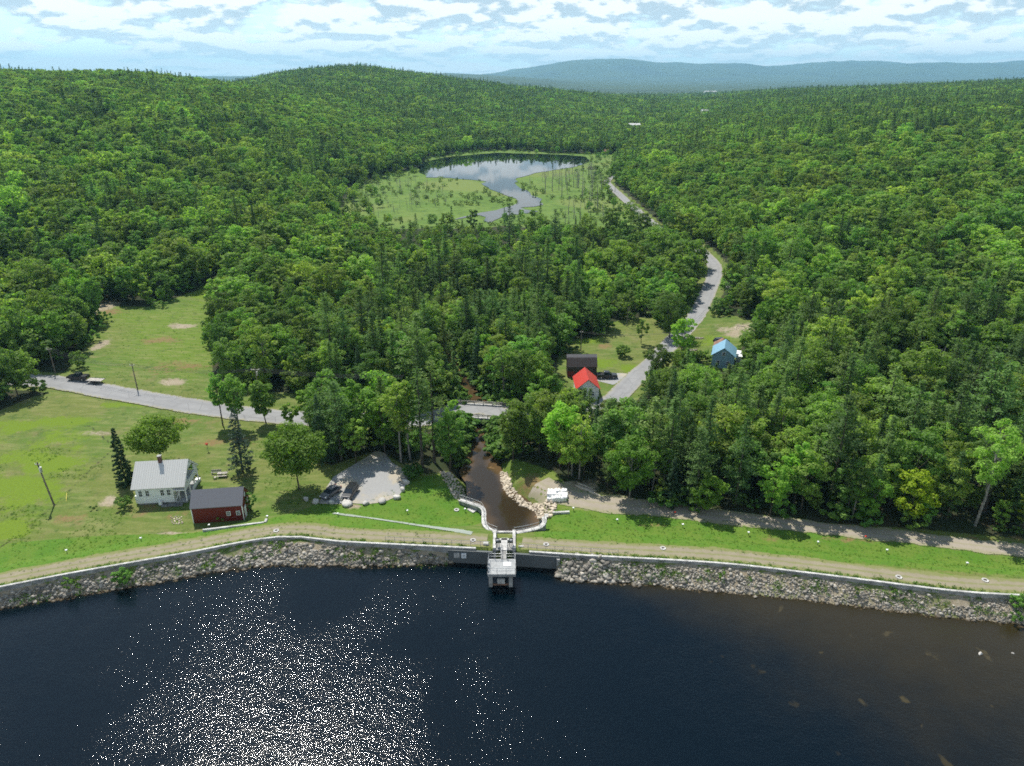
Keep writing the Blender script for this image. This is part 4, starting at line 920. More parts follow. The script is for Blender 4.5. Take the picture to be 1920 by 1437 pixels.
# ------------------------------------------------------------------ small yard things
x, y, zz = G1(418, 893); e = tag(empty('picnic_table', (x,y,zz), .15), 'pale weathered picnic table on the lawn right of the white house', 'picnic table')
mb = MB(); [mb.box((0,-.3+.2*k,.75),(1.9,.18,.05)) for k in range(4)]; mb.build('table_top', M['grey_wood'], e)
for s in (-1,1): mb = MB(); mb.box((0,s*.72,.45),(1.9,.28,.05)); mb.build('seat', M['grey_wood'], e)
for s in (-1,1): mb = MB(); mb.tube([(s*.65,-.75,0),(s*.65,-.2,.74)], .05, 4); mb.tube([(s*.65,.75,0),(s*.65,.2,.74)], .05, 4); mb.box((s*.65,0,.42),(.06,1.6,.1)); mb.build('leg', M['grey_wood'], e)
x, y, zz = G1(406, 889); e = tag(empty('wooden_bench', (x,y,zz), .1), 'grey wooden bench beside the picnic table on the lawn', 'bench')
mb = MB(); mb.box((0,0,.45),(2.0,.4,.06)); mb.build('seat', M['grey_wood'], e); mb = MB(); mb.box((0,.22,.75),(2.0,.06,.35)); mb.build('backrest', M['grey_wood'], e)
for s in (-1,1): mb = MB(); mb.box((s*.85,0,.21),(.1,.38,.42)); mb.build('leg', M['grey_wood'], e)
x, y, zz = G1(404, 898); mb = MB(); [mb.box((0,-.15+.12*k,.40),(.6,.1,.04)) for k in range(4)]; [mb.box((0,.33,.55+.13*k),(.6,.04,.1)) for k in range(3)]; [mb.box((sx*.26,sy*.25,.2),(.07,.07,.4)) for sx in (-1,1) for sy in (-1,1)]; o = mb.build('garden_chair', M['grey_wood']); o.location = (x,y,zz); o.rotation_euler.z = 2.2
tag(o, 'pale wooden garden chair at the left end of the bench', 'chair')
x, y, zz = G1(390, 846); e = tag(empty('bird_feeder', (x,y,zz)), 'small reddish bird feeder on a pole in the middle of the side lawn', 'bird feeder'); mb = MB(); mb.tube([(0,0,0),(0,0,1.5)], .04); mb.build('pole', M['pole_wood'], e); mb = MB(); mb.box((0,0,1.6),(.35,.35,.3)); mb.build('box', M['brown_roof'], e); mb = MB(); mb.profile([(-.28,1.75),(0,1.95),(.28,1.75)], -.28, .28); mb.build('roof', M['red_p'], e)
x, y, zz = G1(124, 940); mb = MB(); mb.tube([(0,0,0),(-.9,2.0,.6)], .045, 6); o = mb.build('yellow_guy_marker', M['yellow']); o.location = (x,y,zz); tag(o, 'yellow guy wire marker in the grass beside the meadow pole', 'marker')
for px, py, rz, lab in ((1297,658,.2,'round brown wooden deck boat lying on the grass by the road'),(1308,635,-.2,'weathered rowing boat upside down on the verge near the road')):
    x, y, zz = G1(px, py); e = tag(empty('rowing_boat', (x,y,zz), rz), lab, 'boat'); mb = MB(); prof = [(-1.7,.0,.28),(-1.3,.5,.3),(0,.68,.3),(1.3,.5,.34),(1.9,0,.45)]; vs_ = [(a, b, c) for a, b, c in prof]+[(a,-b,c) for a, b, c in prof[1:-1]][::-1]
    n = len(vs_); bot = [(a*.8, b*.6, -.05) for a, b, c in vs_]; mb.add(vs_+bot, [tuple(range(n, 2*n))[::-1]]+[(i,(i+1)%n,n+(i+1)%n,n+i) for i in range(n)]); h_ = mb.build('hull', M['log'], e); so_ = h_.modifiers.new('s', 'SOLIDIFY'); so_.thickness = .06
    for k in (-.6, .6): mb = MB(); mb.box((k,0,.26),(.22,1.15,.04)); mb.build('seat', M['grey_wood'], e)
# white bulk bags
bagm = None; rr = random.Random(3)
for k in range(15):
    i, j = k % 5, k//5; cx, cy = 1031+i*7.0+rr.uniform(-1,1), 939-j*6.5+rr.uniform(-1,1); x, y, zz = G1(cx, cy); 
    if bagm is None:
        import bmesh
        bm_ = bmesh.new(); bmesh.ops.create_cube(bm_, size=1.0); bmesh.ops.subdivide_edges(bm_, edges=bm_.edges[:], cuts=4, use_grid_fill=True)
        for v in bm_.verts:
            r = 1+.16*(1-4*v.co.z**2); v.co.x *= r; v.co.y *= r; v.co += Vector((rr.uniform(-.03,.03),)*3); v.co.z += .5
            if v.co.z > .98: v.co.z -= .25*(1-min(1, (v.co.x**2+v.co.y**2)*3)) + rr.uniform(-.08,.05)
        bagm = bpy.data.meshes.new('bulk_bag'); bm_.to_mesh(bagm); bm_.free(); bagm.materials.append(M['bag']); bagm.polygons.foreach_set('use_smooth', [True]*len(bagm.polygons))
    o = bpy.data.objects.new('bulk_bag', bagm); COL.objects.link(o); o.location = (x,y,zz); o.rotation_euler.z = rr.uniform(-.2,.2); o.scale = (.88,.85,.95+rr.uniform(-.15,.25))
    tag(o, '%s white bulk bag from the left in the %s row by the river stones' % (['first','second','middle','fourth','last'][i], ['front','middle','back'][j]), 'bulk bag', 'white bulk bags piled on the river bank')
logs = [(1093,916),(1100,919),(1106,923),(1112,925),(1097,913),(1118,929)]
for k, (px, py) in enumerate(logs):
    x, y, zz = G1(px, py); mb = MB(); mb.tube([(-1.7,0,.15),(0,.04,.17),(1.7,0,.15)], [.16,.14,.11], 8); o = mb.build('log', M['log']); o.location = (x,y,zz); o.rotation_euler.z = -.5+rr.uniform(-.25,.25)
    tag(o, 'pale fallen log lying at the wood edge beside the bulk bags', 'log', 'pale logs at the wood edge')
# ------------------------------------------------------------------ stones
def ico(sub=1):
    import bmesh
    bm_ = bmesh.new(); bmesh.ops.create_icosphere(bm_, subdivisions=sub, radius=1); v = np.array([tuple(q.co) for q in bm_.verts]); f = np.array([[q.index for q in p.verts] for p in bm_.faces]); bm_.free(); return v, f
IV1, IF1 = ico(1); IV2, IF2 = ico(2); IV3, IF3 = ico(3)
rg = np.random.default_rng(21)
def rockshape(V, seed, amp=.28, facets=9):
    r = np.random.default_rng(seed); v = V.copy(); d = r.normal(size=(facets, 3)); d /= np.linalg.norm(d, axis=1)[:,None]; off = r.uniform(.45, .85, facets)
    for n_, o_ in zip(d, off): t = v@n_; v = v-np.maximum(t-o_, 0)[:,None]*n_[None]*.95
    v += r.normal(size=v.shape)*.02; return v*np.array([r.uniform(.8,1.3), r.uniform(.75,1.1), r.uniform(.55,.85)])
ROCKS = [rockshape(IV1, i) for i in range(14)]
def rockfield(name, x, y, z, s, m, seed=0, tg=None):
    r = np.random.default_rng(seed); V = []; Fa = []; b = 0; pick = r.integers(0, len(ROCKS), len(x)); an = r.uniform(0, 2*pi, len(x)); tl = r.normal(0, .35, len(x))
    for i in range(len(x)):
        v = ROCKS[pick[i]]*s[i]; c, sn = cos(an[i]), sin(an[i]); c2, s2 = cos(tl[i]), sin(tl[i])
        vx = v[:,0]*c-v[:,1]*sn; vy = v[:,0]*sn+v[:,1]*c; vy2 = vy*c2-v[:,2]*s2; vz = vy*s2+v[:,2]*c2
        V.append(np.column_stack([vx+x[i], vy2+y[i], vz+z[i]])); Fa.append(IF1+b); b += len(v)
    return link(name, npmesh(name, np.vstack(V), np.vstack(Fa)), m)
# riprap: between crest wall and a little below the waterline
def riprap_points(n, seed, cond):
    r = np.random.default_rng(seed); x = r.uniform(-100, 108, n); y = r.uniform(70, 103, n); d, s = dline(x, y, CREST); s = d*s; ds, ss = dline(x, y, SHORE); o = -ds*ss
    k = (s < -.55) & (o < 1.6) & (((x < GATE[0]-.6) | (x > GATE[1]+.8)) | (o > 99)) & cond(x, y, s, o); return x[k], y[k], s[k], o[k]
x, y, s, o = riprap_points(150000, 2, lambda x, y, s, o: (fbm(x/3, y/3, 4, 2) > .02+.34*sstep(s, -2.4, -.7)) )
z = hgt(x, y); sz = np.random.default_rng(3).gamma(2.6, .065, len(x))+.08; kx = sstep(x, 55, 80); sz *= np.where(x > 8, 1-.34*sstep(x, 12, 45), .92); sz = np.minimum(sz, .62); print('riprap', len(x))
tag(rockfield('riprap', x, y, z+sz*.12, sz, M['riprap'], 5), 'grey riprap stones covering the lake side slope of the dam', 'riprap', kind='stuff')
boulder_me = []
for k in range(8):
    v = rockshape(IV2, 100+k, facets=11); me_ = npmesh('boulder', v, IF2); me_.materials.append(M['boulder']); boulder_me.append(me_)
pale_me = []
for k in range(8):
    v = rockshape(IV2, 200+k, facets=13); me_ = npmesh('bank_stone', v, IF2); me_.materials.append(M['pale_stone']); pale_me.append(me_)
grey_me = []
for k in range(6):
    v = rockshape(IV2, 300+k, facets=12); me_ = npmesh('riprap_stone', v, IF2); me_.materials.append(M['riprap']); grey_me.append(me_)
def place(me_, x, y, z, s, lab, cat, grp=None, r=rr):
    o = bpy.data.objects.new(me_.name.split('.')[0], me_); COL.objects.link(o); o.location = (x,y,z); o.rotation_euler = (r.uniform(-.3,.3), r.uniform(-.3,.3), r.uniform(0,6.28)); o.scale = (s,)*3; return tag(o, lab, cat, grp)
LOTB = [(574,938,1.0,'grey boulder in the shade at the far left of the row'),(593,943,1.25,'rounded pale boulder in the shade left of the grey sedan'),(621,944,.95,'squarish grey boulder in front of the grey sedan'),(652,946,1.45,'wide white boulder in front of the black car'),(685,946,1.35,'flat grey boulder right of the sandy patch'),(715,942,1.3,'dark grained boulder at the bottom right of the parking lot'),(743,935,1.15,'pinkish boulder at the right corner of the parking lot'),(755,921,.95,'dark boulder at the right edge of the parking lot'),(760,906,1.5,'big white angular boulder at the upper right of the lot'),(768,890,1.3,'pale boulder under the trees at the top right of the lot')]
for i, (px, py, w, lab) in enumerate(LOTB):
    x, y, zz = G1(px, py); o = place(boulder_me[i % 8], x, y, zz+.35*w*.6, w*.78, lab, 'boulder', 'boulders lining the parking lot')
def scatter_poly(P, n, seed):
    r = np.random.default_rng(seed); P = np.array(P); x0, y0 = P.min(0); x1, y1 = P.max(0); X = []; 
    while len(X) < n:
        a, b = r.uniform(x0, x1), r.uniform(y0, y1)
        if inpoly(np.array([a]), np.array([b]), P)[0] and all((a-p)**2+(b-q)**2 > .20 for p, q in X): X.append((a, b))
    return X
def cnt(P, n, seed, smin, smax, lab, grp, mes, sink=.1):
    r = random.Random(seed)
    for a, b in scatter_poly(P, n, seed): s = r.uniform(smin, smax); place(mes[r.randrange(len(mes))], a, b, max(h1(a, b), -2.95)+s*sink, s, lab, 'stone', grp, r)
cnt(gl([(938,875),(950,876),(962,905),(985,930),(1028,938),(1045,950),(1035,968),(1012,962),(1003,948),(975,935),(955,920),(941,900)], -1.4), 175, 4, .34, .66, 'pale blasted stone in the bank along the right side of the river', 'pale stones on the right river bank', pale_me)
cnt(gl([(826,890),(848,892),(868,905),(876,935),(878,946),(862,945),(848,930),(838,912)], -1.2), 110, 6, .28, .50, 'pale blasted stone in the bank along the left side of the river', 'pale stones on the left river bank', pale_me)
cnt(gl([(1040,1066),(1075,1054),(1130,1058),(1150,1085),(1060,1086)], .9), 90, 8, .32, .72, 'large grey angular stone piled where the dam wall meets the right slope', 'large stones right of the gate', grey_me, .2)
cnt(gl([(790,1045),(850,1046),(862,1056),(800,1062)], .9), 40, 9, .3, .5, 'grey stone at the end of the slope left of the gate', 'large stones left of the gate', grey_me, .2)
cnt(G([(320,970),(340,968),(342,982),(322,984)])[:,:2], 22, 12, .18, .34, 'small grey stone in the heap left of the red barn', 'stone heap left of the barn', pale_me)
cnt(G([(1375,608),(1410,606),(1420,624),(1380,622)])[:,:2], 34, 13, .2, .5, 'pale stone on the cleared ground above the blue roofed house', 'stones on the cleared ground', pale_me)
for px, py, s, lab in ((1838,1226,.8,'tan boulder just breaking the surface near the right shore'),(1899,1225,.5,'small white stone breaking the surface at the far right')):
    x, y = g(px, py, 0); place(boulder_me[2], float(x), float(y), -.1, s*.6, lab, 'boulder')
# ------------------------------------------------------------------ trees
def cards(P, N, s, r, asp=.62):
    n = len(P); a = r.normal(size=(n,3)); t = np.cross(N, a); t /= np.linalg.norm(t, axis=1)[:,None]+1e-9; b = np.cross(N, t)
    s = np.asarray(s)[:,None]; A = t*s; B = b*s*asp
    V = np.stack([P-A, P-B*1.0, P+A, P+B*1.0], 1).reshape(-1,3); i = np.arange(n)[:,None]*4+np.arange(4)[None]; return V, i
def unit(v): return v/(np.linalg.norm(v, axis=-1, keepdims=True)+1e-9)
def tube_np(pts, rs, n=6):
    mb = MB(); mb.tube(pts, list(rs), n, cap=False); return mb
def broadleaf(seed, Ht=15., R=4.3, base=.22, ncl=46, per=70, leaf=.30, lean=0., top=.62, spread=1.0, sparse=1.0):
    """trunk with limbs, and a crown of leafy clumps with gaps between them"""
    r = np.random.default_rng(seed); zc0, zc1 = Ht*base, Ht; zc = zc0+(zc1-zc0)*.52; hz_ = (zc1-zc0)/2
    C = []; tries = 0
    while len(C) < ncl and tries < 4000:
        tries += 1; d = unit(r.normal(size=3)); k = r.uniform(.25, 1)**.45
        wz = np.clip((d[2]+1)/2, 0, 1); rad = R*(.62+.45*wz*(1.35-wz)*2)*spread if True else R
        c = np.array([d[0]*rad*k, d[1]*rad*k, zc+d[2]*hz_*k*.92]); 
        if all(np.linalg.norm((c-q)*[1,1,1.15]) > .85 for q in C): C.append(c)
    C = np.array(C); tr = MB(); P = []; N = []; S = []
    trunk_top = np.array([lean, 0, Ht*top]); pts = [np.array([0,0,-.4]), np.array([0,0,.3]), np.array([lean*.3+r.normal()*.12, r.normal()*.12, Ht*.28]), trunk_top]
    r0 = Ht*.0125; tr.tube([tuple(p) for p in pts], [r0*1.35, r0, r0*.8, r0*.4], 7, cap=False)
    for i, c in enumerate(C):
        if i % 3 == 0:
            zs = min(max(c[2]-.9*np.hypot(c[0], c[1])-.5, Ht*max(base, .2)*.95), Ht*top*.97); s0 = np.array([lean*zs/(Ht*top), 0, zs]); m = (s0+c)/2+np.array([0,0,-.15]); tr.tube([tuple(s0), tuple(m), tuple(c)], [r0*.30, r0*.2, r0*.06], 5, cap=False)
        cr = r.uniform(.75, 1.35)*R/4.3*(1.0 if c[2] > zc else .9); k = int(per*r.uniform(.7, 1.3)*sparse)
        d = unit(r.normal(size=(k,3))+np.array([0,0,.35])); rr_ = cr*r.uniform(.55, 1.05, k)[:,None]; p = c+d*rr_*np.array([1.12,1.12,.72])
        P.append(p); N.append(unit(d*.8+np.array([0,0,.6])+r.normal(size=(k,3))*.38)); S.append(leaf*r.uniform(.65, 1.3, k))
    V, Fa = cards(np.vstack(P), np.vstack(N), np.concatenate(S), r); return V, Fa, tr
def pine(seed, Ht=22., R=3.6, base=.22, whorls=13, leaf=.30, gap=1.0, shape=.55, ragged=.45, per=21, lean=0.):
    """white pine: uneven level plumes of needles on long upswept limbs"""
    r = np.random.default_rng(seed); tr = MB(); P = []; N = []; S = []; r0 = Ht*.0125
    tr.tube([(0,0,-.4),(0,0,Ht*.3),(lean*.5,0,Ht*.7),(lean,0,Ht*.99)], [r0*1.25,r0,r0*.55,r0*.1], 7, cap=False)
    for w in range(whorls):
        f = w/(whorls-1); z = Ht*(base+(1-base)*f**.92); prof = (min(1, .45+f/shape*.6) if f < shape else max(.10, (1-f)/(1-shape))**.8)
        nb = r.integers(3, 6) if f < .9 else 4; a0 = r.uniform(0, 2*pi)
        for b in range(nb):
            if r.random() < .12*gap and f < .85: continue
            L = R*prof*r.uniform(1-ragged, 1.08); a = a0+2*pi*b/nb+r.normal()*.3; up_ = .10+.55*f
            end = np.array([cos(a)*L, sin(a)*L, L*up_*.7]); s0 = np.array([lean*z/Ht, 0, z])
            if w % 2 == 0 and b % 2 == 0: tr.tube([tuple(s0), tuple(s0+end*.9)], [r0*.3, r0*.08], 4, cap=False)
            nc_ = max(2, int(L/.62))
            for j in range(nc_):
                t = (j+.8)/nc_
                if t < .25: continue
                c = s0+end*t+np.array([0,0,.25*t*t*L*.3]); wd = .35+.5*t*min(L, 3)/3*1.1; k = max(4, int(per*wd*1.25))
                q = r.normal(size=(k,3))*np.array([wd*.62, wd*.62, .16+.05*wd]); P.append(c+q)
                N.append(unit(np.array([0,0,1.])+r.normal(size=(k,3))*.55+np.array([cos(a),sin(a),0])*.15)); S.append(leaf*r.uniform(.6, 1.25, k))
    k = 14; P.append(np.array([lean,0,Ht])+r.normal(size=(k,3))*np.array([.22,.22,.5])); N.append(unit(r.normal(size=(k,3)))); S.append(np.full(k, leaf*.8))
    V, Fa = cards(np.vstack(P), np.vstack(N), np.concatenate(S), r, .5); return V, Fa, tr
def spruce(seed, Ht=15., R=2.4, base=.05, n=3400, leaf=.24, droop=.35, power=.85):
    r = np.random.default_rng(seed); tr = MB(); r0 = Ht*.011; tr.tube([(0,0,-.4),(0,0,Ht*.98)], [r0*1.3,r0*.1], 7, cap=False)
    nb = int(Ht*7.5); P = []; N = []; S = []
    for b in range(nb):
        f = (b/nb)**1.12; z = Ht*(base+(1-base)*f); L = R*(1-f)**power*r.uniform(.72, 1.12)+.12; a = b*2.399+r.normal()*.25
        k = max(6, int(n/nb*L/R*1.6)); t = r.uniform(.15, 1, k)**.7; w = .10+.32*(1-t)*L*.6
        x = np.outer(t*L, [cos(a), sin(a)])+np.outer(r.normal(size=k)*w*.8, [-sin(a), cos(a)]); zz = z-droop*t*L+.25*t*t*L+r.normal(size=k)*.10
        P.append(np.column_stack([x, zz])); N.append(unit(np.array([cos(a)*.45, sin(a)*.45, .9])+r.normal(size=(k,3))*.4)); S.append(leaf*r.uniform(.6, 1.2, k))
    V, Fa = cards(np.vstack(P), np.vstack(N), np.concatenate(S), r, .5); return V, Fa, tr
def deadtree(seed, Ht=9., nb=9, fine=True):
    r = np.random.default_rng(seed); tr = MB(); r0 = Ht*.011+.02; tr.tube([(0,0,-.4),(r.normal()*.12,0,Ht*.5),(r.normal()*.2,r.normal()*.2,Ht)], [r0*1.2,r0*.8,r0*.2], 6, cap=False)
    for b in range(nb):
        z = Ht*r.uniform(.35,.95); a = r.uniform(0,6.28); L = (Ht-z)*.45+.5; e = (cos(a)*L, sin(a)*L, z+L*.45); tr.tube([(0,0,z), e], [r0*.35, r0*.08], 4, cap=False)
        if fine:
            for q in range(2): t = r.uniform(.4,.9); tr.tube([(e[0]*t,e[1]*t,z+(e[2]-z)*t),(e[0]*t+r.normal()*.4,e[1]*t+r.normal()*.4,z+(e[2]-z)*t+.6)], [r0*.15,.015], 3, cap=False)
    return tr
def tree_mesh(name, data, leafm, barkm=None):
    V, Fa, tr = data; cm = npmesh(name+'_crown', V, Fa); cm.materials.append(leafm)
    t = bpy.data.meshes.new(name+'_trunk'); t.from_pydata(tr.v, [], tr.f); t.materials.append(barkm or M['bark']); t.polygons.foreach_set('use_smooth', [True]*len(t.polygons)); return cm, t
def put_tree(kind, meshes, x, y, z, rz, s, label, group=None, cat=None, sxy=1.0):
    e = empty(kind, (x,y,z), rz); e.scale = (s*sxy, s*sxy, s); tag(e, label, cat or kind.replace('_', ' '), group)
    for nm, me_ in (('crown', meshes[0]), ('trunk', meshes[1])):
        if me_ is None: continue
        o = bpy.data.objects.new(nm, me_); COL.objects.link(o); o.parent = e
    return e
PR = {}
PR['broad'] = [(tree_mesh('broadleaf', broadleaf(i, 15, R_, b_, n_, p_, .27, 0), M['leaf']), 15.) for i, (R_, b_, n_, p_) in enumerate([(4.2,.18,54,78),(3.6,.14,48,76),(4.8,.25,60,76),(3.2,.12,44,74),(4.4,.2,50,82),(3.9,.16,56,70)])]
PR['broad_far'] = [(tree_mesh('broadleaf', broadleaf(30+i, 14, R_, .10, n_, 40, .42, 0), M['leaf']), 14.) for i, (R_, n_) in enumerate([(4.3,44),(3.6,38),(5.2,52),(4.0,40),(3.0,34)])]
PR['pine'] = [(tree_mesh('pine', pine(50+i, 20, R_, b_, w_, .29, 1.0, s_, .45, 23, ln), M['needle']), 20.) for i, (R_, b_, w_, s_, ln) in enumerate([(3.7,.10,18,.28,.3),(3.2,.08,19,.25,-.2),(4.2,.14,16,.35,.5),(2.9,.06,20,.2,0),(3.8,.18,15,.42,-.5)])]
PR['pine_far'] = [(tree_mesh('pine', pine(70+i, 18, R_, .1, 13, .44, .6, s_, .35, 12), M['needle']), 18.) for i, (R_, s_) in enumerate([(3.0,.22),(2.5,.2),(3.5,.3)])]
PR['spruce_far'] = [(tree_mesh('spruce', spruce(80+i, 16, 2.3, .05, 900, .42), M['needle_dark']), 16.) for i in range(2)]
PR['spruce'] = [(tree_mesh('spruce', spruce(90+i, 16, R_, .04, 3600, .24), M['needle_dark']), 16.) for i, R_ in enumerate((2.5,2.0,2.9))]
PR['lime'] = [(tree_mesh('broadleaf_lime', broadleaf(110+i, 14, 3.4, .15, 46, 80, .25), M['leaf_lime']), 14.) for i in range(2)]
PR['birch'] = [(tree_mesh('birch', broadleaf(120+i, 15, 2.7, .34, 34, 64, .24, ln, .8, 1.0, .8), M['leaf'], M['birch_bark']), 15.) for i, ln in enumerate((.8,-.6,.2))]
DEAD = []
for i in range(5):
    tr = deadtree(140+i, 9, 9 if i < 3 else 3, i < 2); t = bpy.data.meshes.new('dead_tree'); t.from_pydata(tr.v, [], tr.f); t.materials.append(M['deadwood']); DEAD.append(t)

HAND = []   # (x, y, radius) kept free of planted forest
def hand(kind, data, px, py, pytop, width, label, cat, leafm, barkm=None, rz=0., group=None, H0=None, R0=None):
    x, y, z = G1(px, py); hh = height_to(x, y, z, pytop)*.97; w = px_to_m(width, x, y, z)/2
    d = data(hh, w); m_ = tree_mesh(kind, d, leafm, barkm); e = put_tree(kind, m_, x, y, z, rz, 1, label, group, cat); HAND.append((x, y, max(w*.8, 1.5))); return e
BL = lambda seed, n=60, per=80, leaf=.27, base=.2, top=.62, sp=1.0, lean=0.: (lambda h, w: broadleaf(seed, h, w*.86, base, n, per, leaf, lean, top, 1.0, sp))
PN = lambda seed, base=.2, wh=15, gap=1., shape=.5, per=17, lean=0.: (lambda h, w: pine(seed, h, w, base, wh, .28, gap, shape, .45, per, lean))
SP = lambda seed, base=.04, power=.85, n=4200: (lambda h, w: spruce(seed, h, w, base, n, .23, .35, power))
hand('spruce_tree', SP(1, .02, .62, 5200), 237, 908, 799, 38, 'narrow dark spruce standing left of the white house', 'spruce', M['needle_dark'])
hand('shade_tree', BL(2, 105, 92, .25, .30, .6), 303, 872, 783, 112, 'broad olive green shade tree behind the white house', 'broadleaf tree', M['leaf_maple'])
hand('spruce_tree', SP(3, .10, .8, 3600), 456, 886, 758, 54, 'pale bluish spruce with a thin top in the lawn right of the picnic table', 'spruce', M['needle_blue'])
hand('shade_tree', BL(4, 120, 95, .25, .26, .6), 561, 918, 797, 122, 'big round shade tree by the parked grey sedan', 'broadleaf tree', M['leaf_maple'])
hand('roadside_tree', BL(5, 44, 72, .25, .30, .7), 418, 798, 692, 40, 'tall slim leaning tree at the left end of the roadside row', 'broadleaf tree', M['leaf'], group='roadside trees')
hand('roadside_tree', BL(6, 56, 74, .25, .22, .7), 448, 802, 700, 54, 'tall tree second from the left in the roadside row', 'broadleaf tree', M['leaf'], group='roadside trees')
hand('roadside_tree', BL(7, 66, 80, .25, .16, .7), 499, 795, 709, 52, 'round topped dark tree on its own in the roadside row', 'broadleaf tree', M['leaf'], group='roadside trees')
hand('roadside_tree', BL(8, 26, 64, .25, .12), 546, 797, 752, 34, 'small round tree in the gap of the roadside row', 'broadleaf tree', M['leaf'], group='roadside trees')
hand('roadside_tree', BL(9, 44, 74, .25, .15), 580, 800, 724, 42, 'light green tree right of the small round one', 'broadleaf tree', M['leaf_lime'], group='roadside trees')
hand('spruce_tree', SP(10, .05, .8, 4200), 606, 866, 735, 44, 'tall dark pointed spruce at the left of the parking lot grove', 'spruce', M['needle_dark'])
hand('pine_tree', PN(11, .12, 17, .6, .5), 640, 862, 716, 84, 'broad shaggy pine above the top left of the parking lot', 'pine', M['needle'])
hand('pine_tree', PN(12, .12, 15, .6, .5), 612, 832, 728, 60, 'pine behind the dark spruce near the parking lot', 'pine', M['needle'])
hand('broadleaf_tree', BL(13, 40, 70, .25, .2), 668, 868, 782, 50, 'dark leafy tree at the head of the parking lot', 'broadleaf tree', M['leaf'])
hand('birch_tree', BL(14, 60, 70, .24, .32, .8), 752, 866, 700, 68, 'leaning white trunked birch by the upper right of the parking lot', 'birch', M['leaf'], M['birch_bark'])
hand('birch_tree', BL(15, 52, 70, .24, .30, .8), 769, 862, 706, 52, 'straight birch with bright lime crown above the parking lot', 'birch', M['leaf_lime'], M['birch_bark'])
hand('pine_tree', PN(16, .35, 12, 1., .6), 815, 868, 676, 80, 'tall white pine with bare lower trunk between parking lot and river', 'pine', M['needle'])
hand('pine_tree', PN(17, .40, 11, 1., .6), 792, 874, 690, 60, 'slimmer white pine left of the tallest pine by the river', 'pine', M['needle'])
hand('broadleaf_tree', BL(18, 62, 80, .25, .12, .7), 844, 884, 760, 66, 'rounded bright green tree leaning over the left river bank', 'broadleaf tree', M['leaf'])
hand('broadleaf_tree', BL(19, 50, 76, .25, .12, .7), 722, 850, 730, 58, 'light green tree in the middle of the parking lot grove', 'broadleaf tree', M['leaf_lime'])
hand('broadleaf_tree', BL(20, 60, 76, .25, .12, .7), 962, 862, 740, 66, 'dark green tree at the right end of the bridge', 'broadleaf tree', M['leaf'])
hand('broadleaf_tree', BL(21, 64, 80, .25, .2, .7), 1050, 880, 742, 78, 'bright lime green tree near the bulk bags at the wood edge', 'broadleaf tree', M['leaf_lime'])
hand('birch_tree', BL(22, 22, 46, .22, .45, .85, .6), 1086, 898, 770, 44, 'thin half bare birch with a forked white trunk at the wood edge', 'birch', M['leaf'], M['birch_bark'])
hand('birch_tree', BL(23, 34, 60, .24, .4, .8), 1072, 892, 790, 36, 'slender birch just left of the half bare birch', 'birch', M['leaf'], M['birch_bark'])
hand('broadleaf_tree', BL(24, 70, 84, .25, .14, .7), 1180, 934, 815, 104, 'full light green birch like tree in front of the wood edge', 'broadleaf tree', M['leaf_lime'], M['birch_bark'])
hand('broadleaf_tree', BL(25, 40, 80, .25, .08), 1322, 958, 888, 74, 'low bright green tree at the wood edge above the gravel track', 'broadleaf tree', M['leaf_lime'])
hand('yellow_tree', BL(26, 34, 84, .25, .10), 1702, 978, 876, 84, 'striking yellow leaved tree at the wood edge on the right', 'broadleaf tree', M['leaf_yellow'])
hand('birch_tree', BL(27, 64, 70, .24, .34, .85), 1828, 986, 778, 100, 'big birch with a forked white trunk near the right edge', 'birch', M['leaf'], M['birch_bark'])
hand('broadleaf_tree', BL(28, 22, 84, .25, .05), 1915, 1000, 900, 40, 'yellow tinged young tree at the far right of the wood edge', 'broadleaf tree', M['leaf_yellow'])
hand('spruce_tree', SP(29, .04, .8, 3600), 1258, 944, 855, 50, 'small green spruce at the wood edge left of the low bright tree', 'spruce', M['needle_dark'])
hand('broadleaf_tree', BL(31, 66, 84, .25, .06), 1255, 634, 542, 68, 'dense dark rounded tree beside the road above the yard', 'broadleaf tree', M['leaf'])
hand('broadleaf_tree', BL(32, 26, 70, .24, .08), 1202, 645, 595, 26, 'small oval tree standing in the sunny yard', 'broadleaf tree', M['leaf'])
hand('round_bush', (lambda h, w: broadleaf(33, h, w*.95, .02, 26, 80, .2)), 1167, 669, 646, 28, 'round clipped bush in the sunny yard', 'bush', M['shrub_leaf'])
hand('broadleaf_tree', BL(34, 50, 78, .25, .06), 1232, 700, 642, 60, 'dense tree on the bend of the road below the yard', 'broadleaf tree', M['leaf'])
hand('broadleaf_tree', BL(35, 44, 80, .24, .08), 1398, 682, 622, 44, 'green tree right of the blue roofed house', 'broadleaf tree', M['leaf'])
hand('broadleaf_tree', BL(36, 56, 78, .25, .06), 1182, 425, 374, 34, 'dark tree standing alone in the marsh beside the road', 'broadleaf tree', M['leaf'])
hand('pine_tree', PN(37, .1, 14, .5, .4), 1155, 335, 303, 20, 'dark pine at the bend of the pond road', 'pine', M['needle_dark'])
hand('pine_tree', PN(38, .15, 16, .6, .45), 955, 470, 382, 34, 'tall dark pine rising above the wood in front of the pond', 'pine', M['needle_dark'])
hand('pine_tree', PN(39, .15, 16, .6, .45), 1040, 468, 392, 32, 'second tall dark pine below the marsh, right of the tallest', 'pine', M['needle_dark'])
hand('broadleaf_tree', BL(51, 60, 78, .27, .08, .7), 424, 640, 534, 60, 'tall leafy tree at the top right corner of the upper field', 'broadleaf tree', M['leaf'])
hand('broadleaf_tree', BL(52, 56, 78, .27, .06, .7), 420, 686, 588, 56, 'leafy tree halfway down the right side of the upper field', 'broadleaf tree', M['leaf'])
hand('broadleaf_tree', BL(53, 60, 78, .27, .06, .7), 432, 722, 628, 64, 'leafy tree at the lower right corner of the upper field', 'broadleaf tree', M['leaf'])
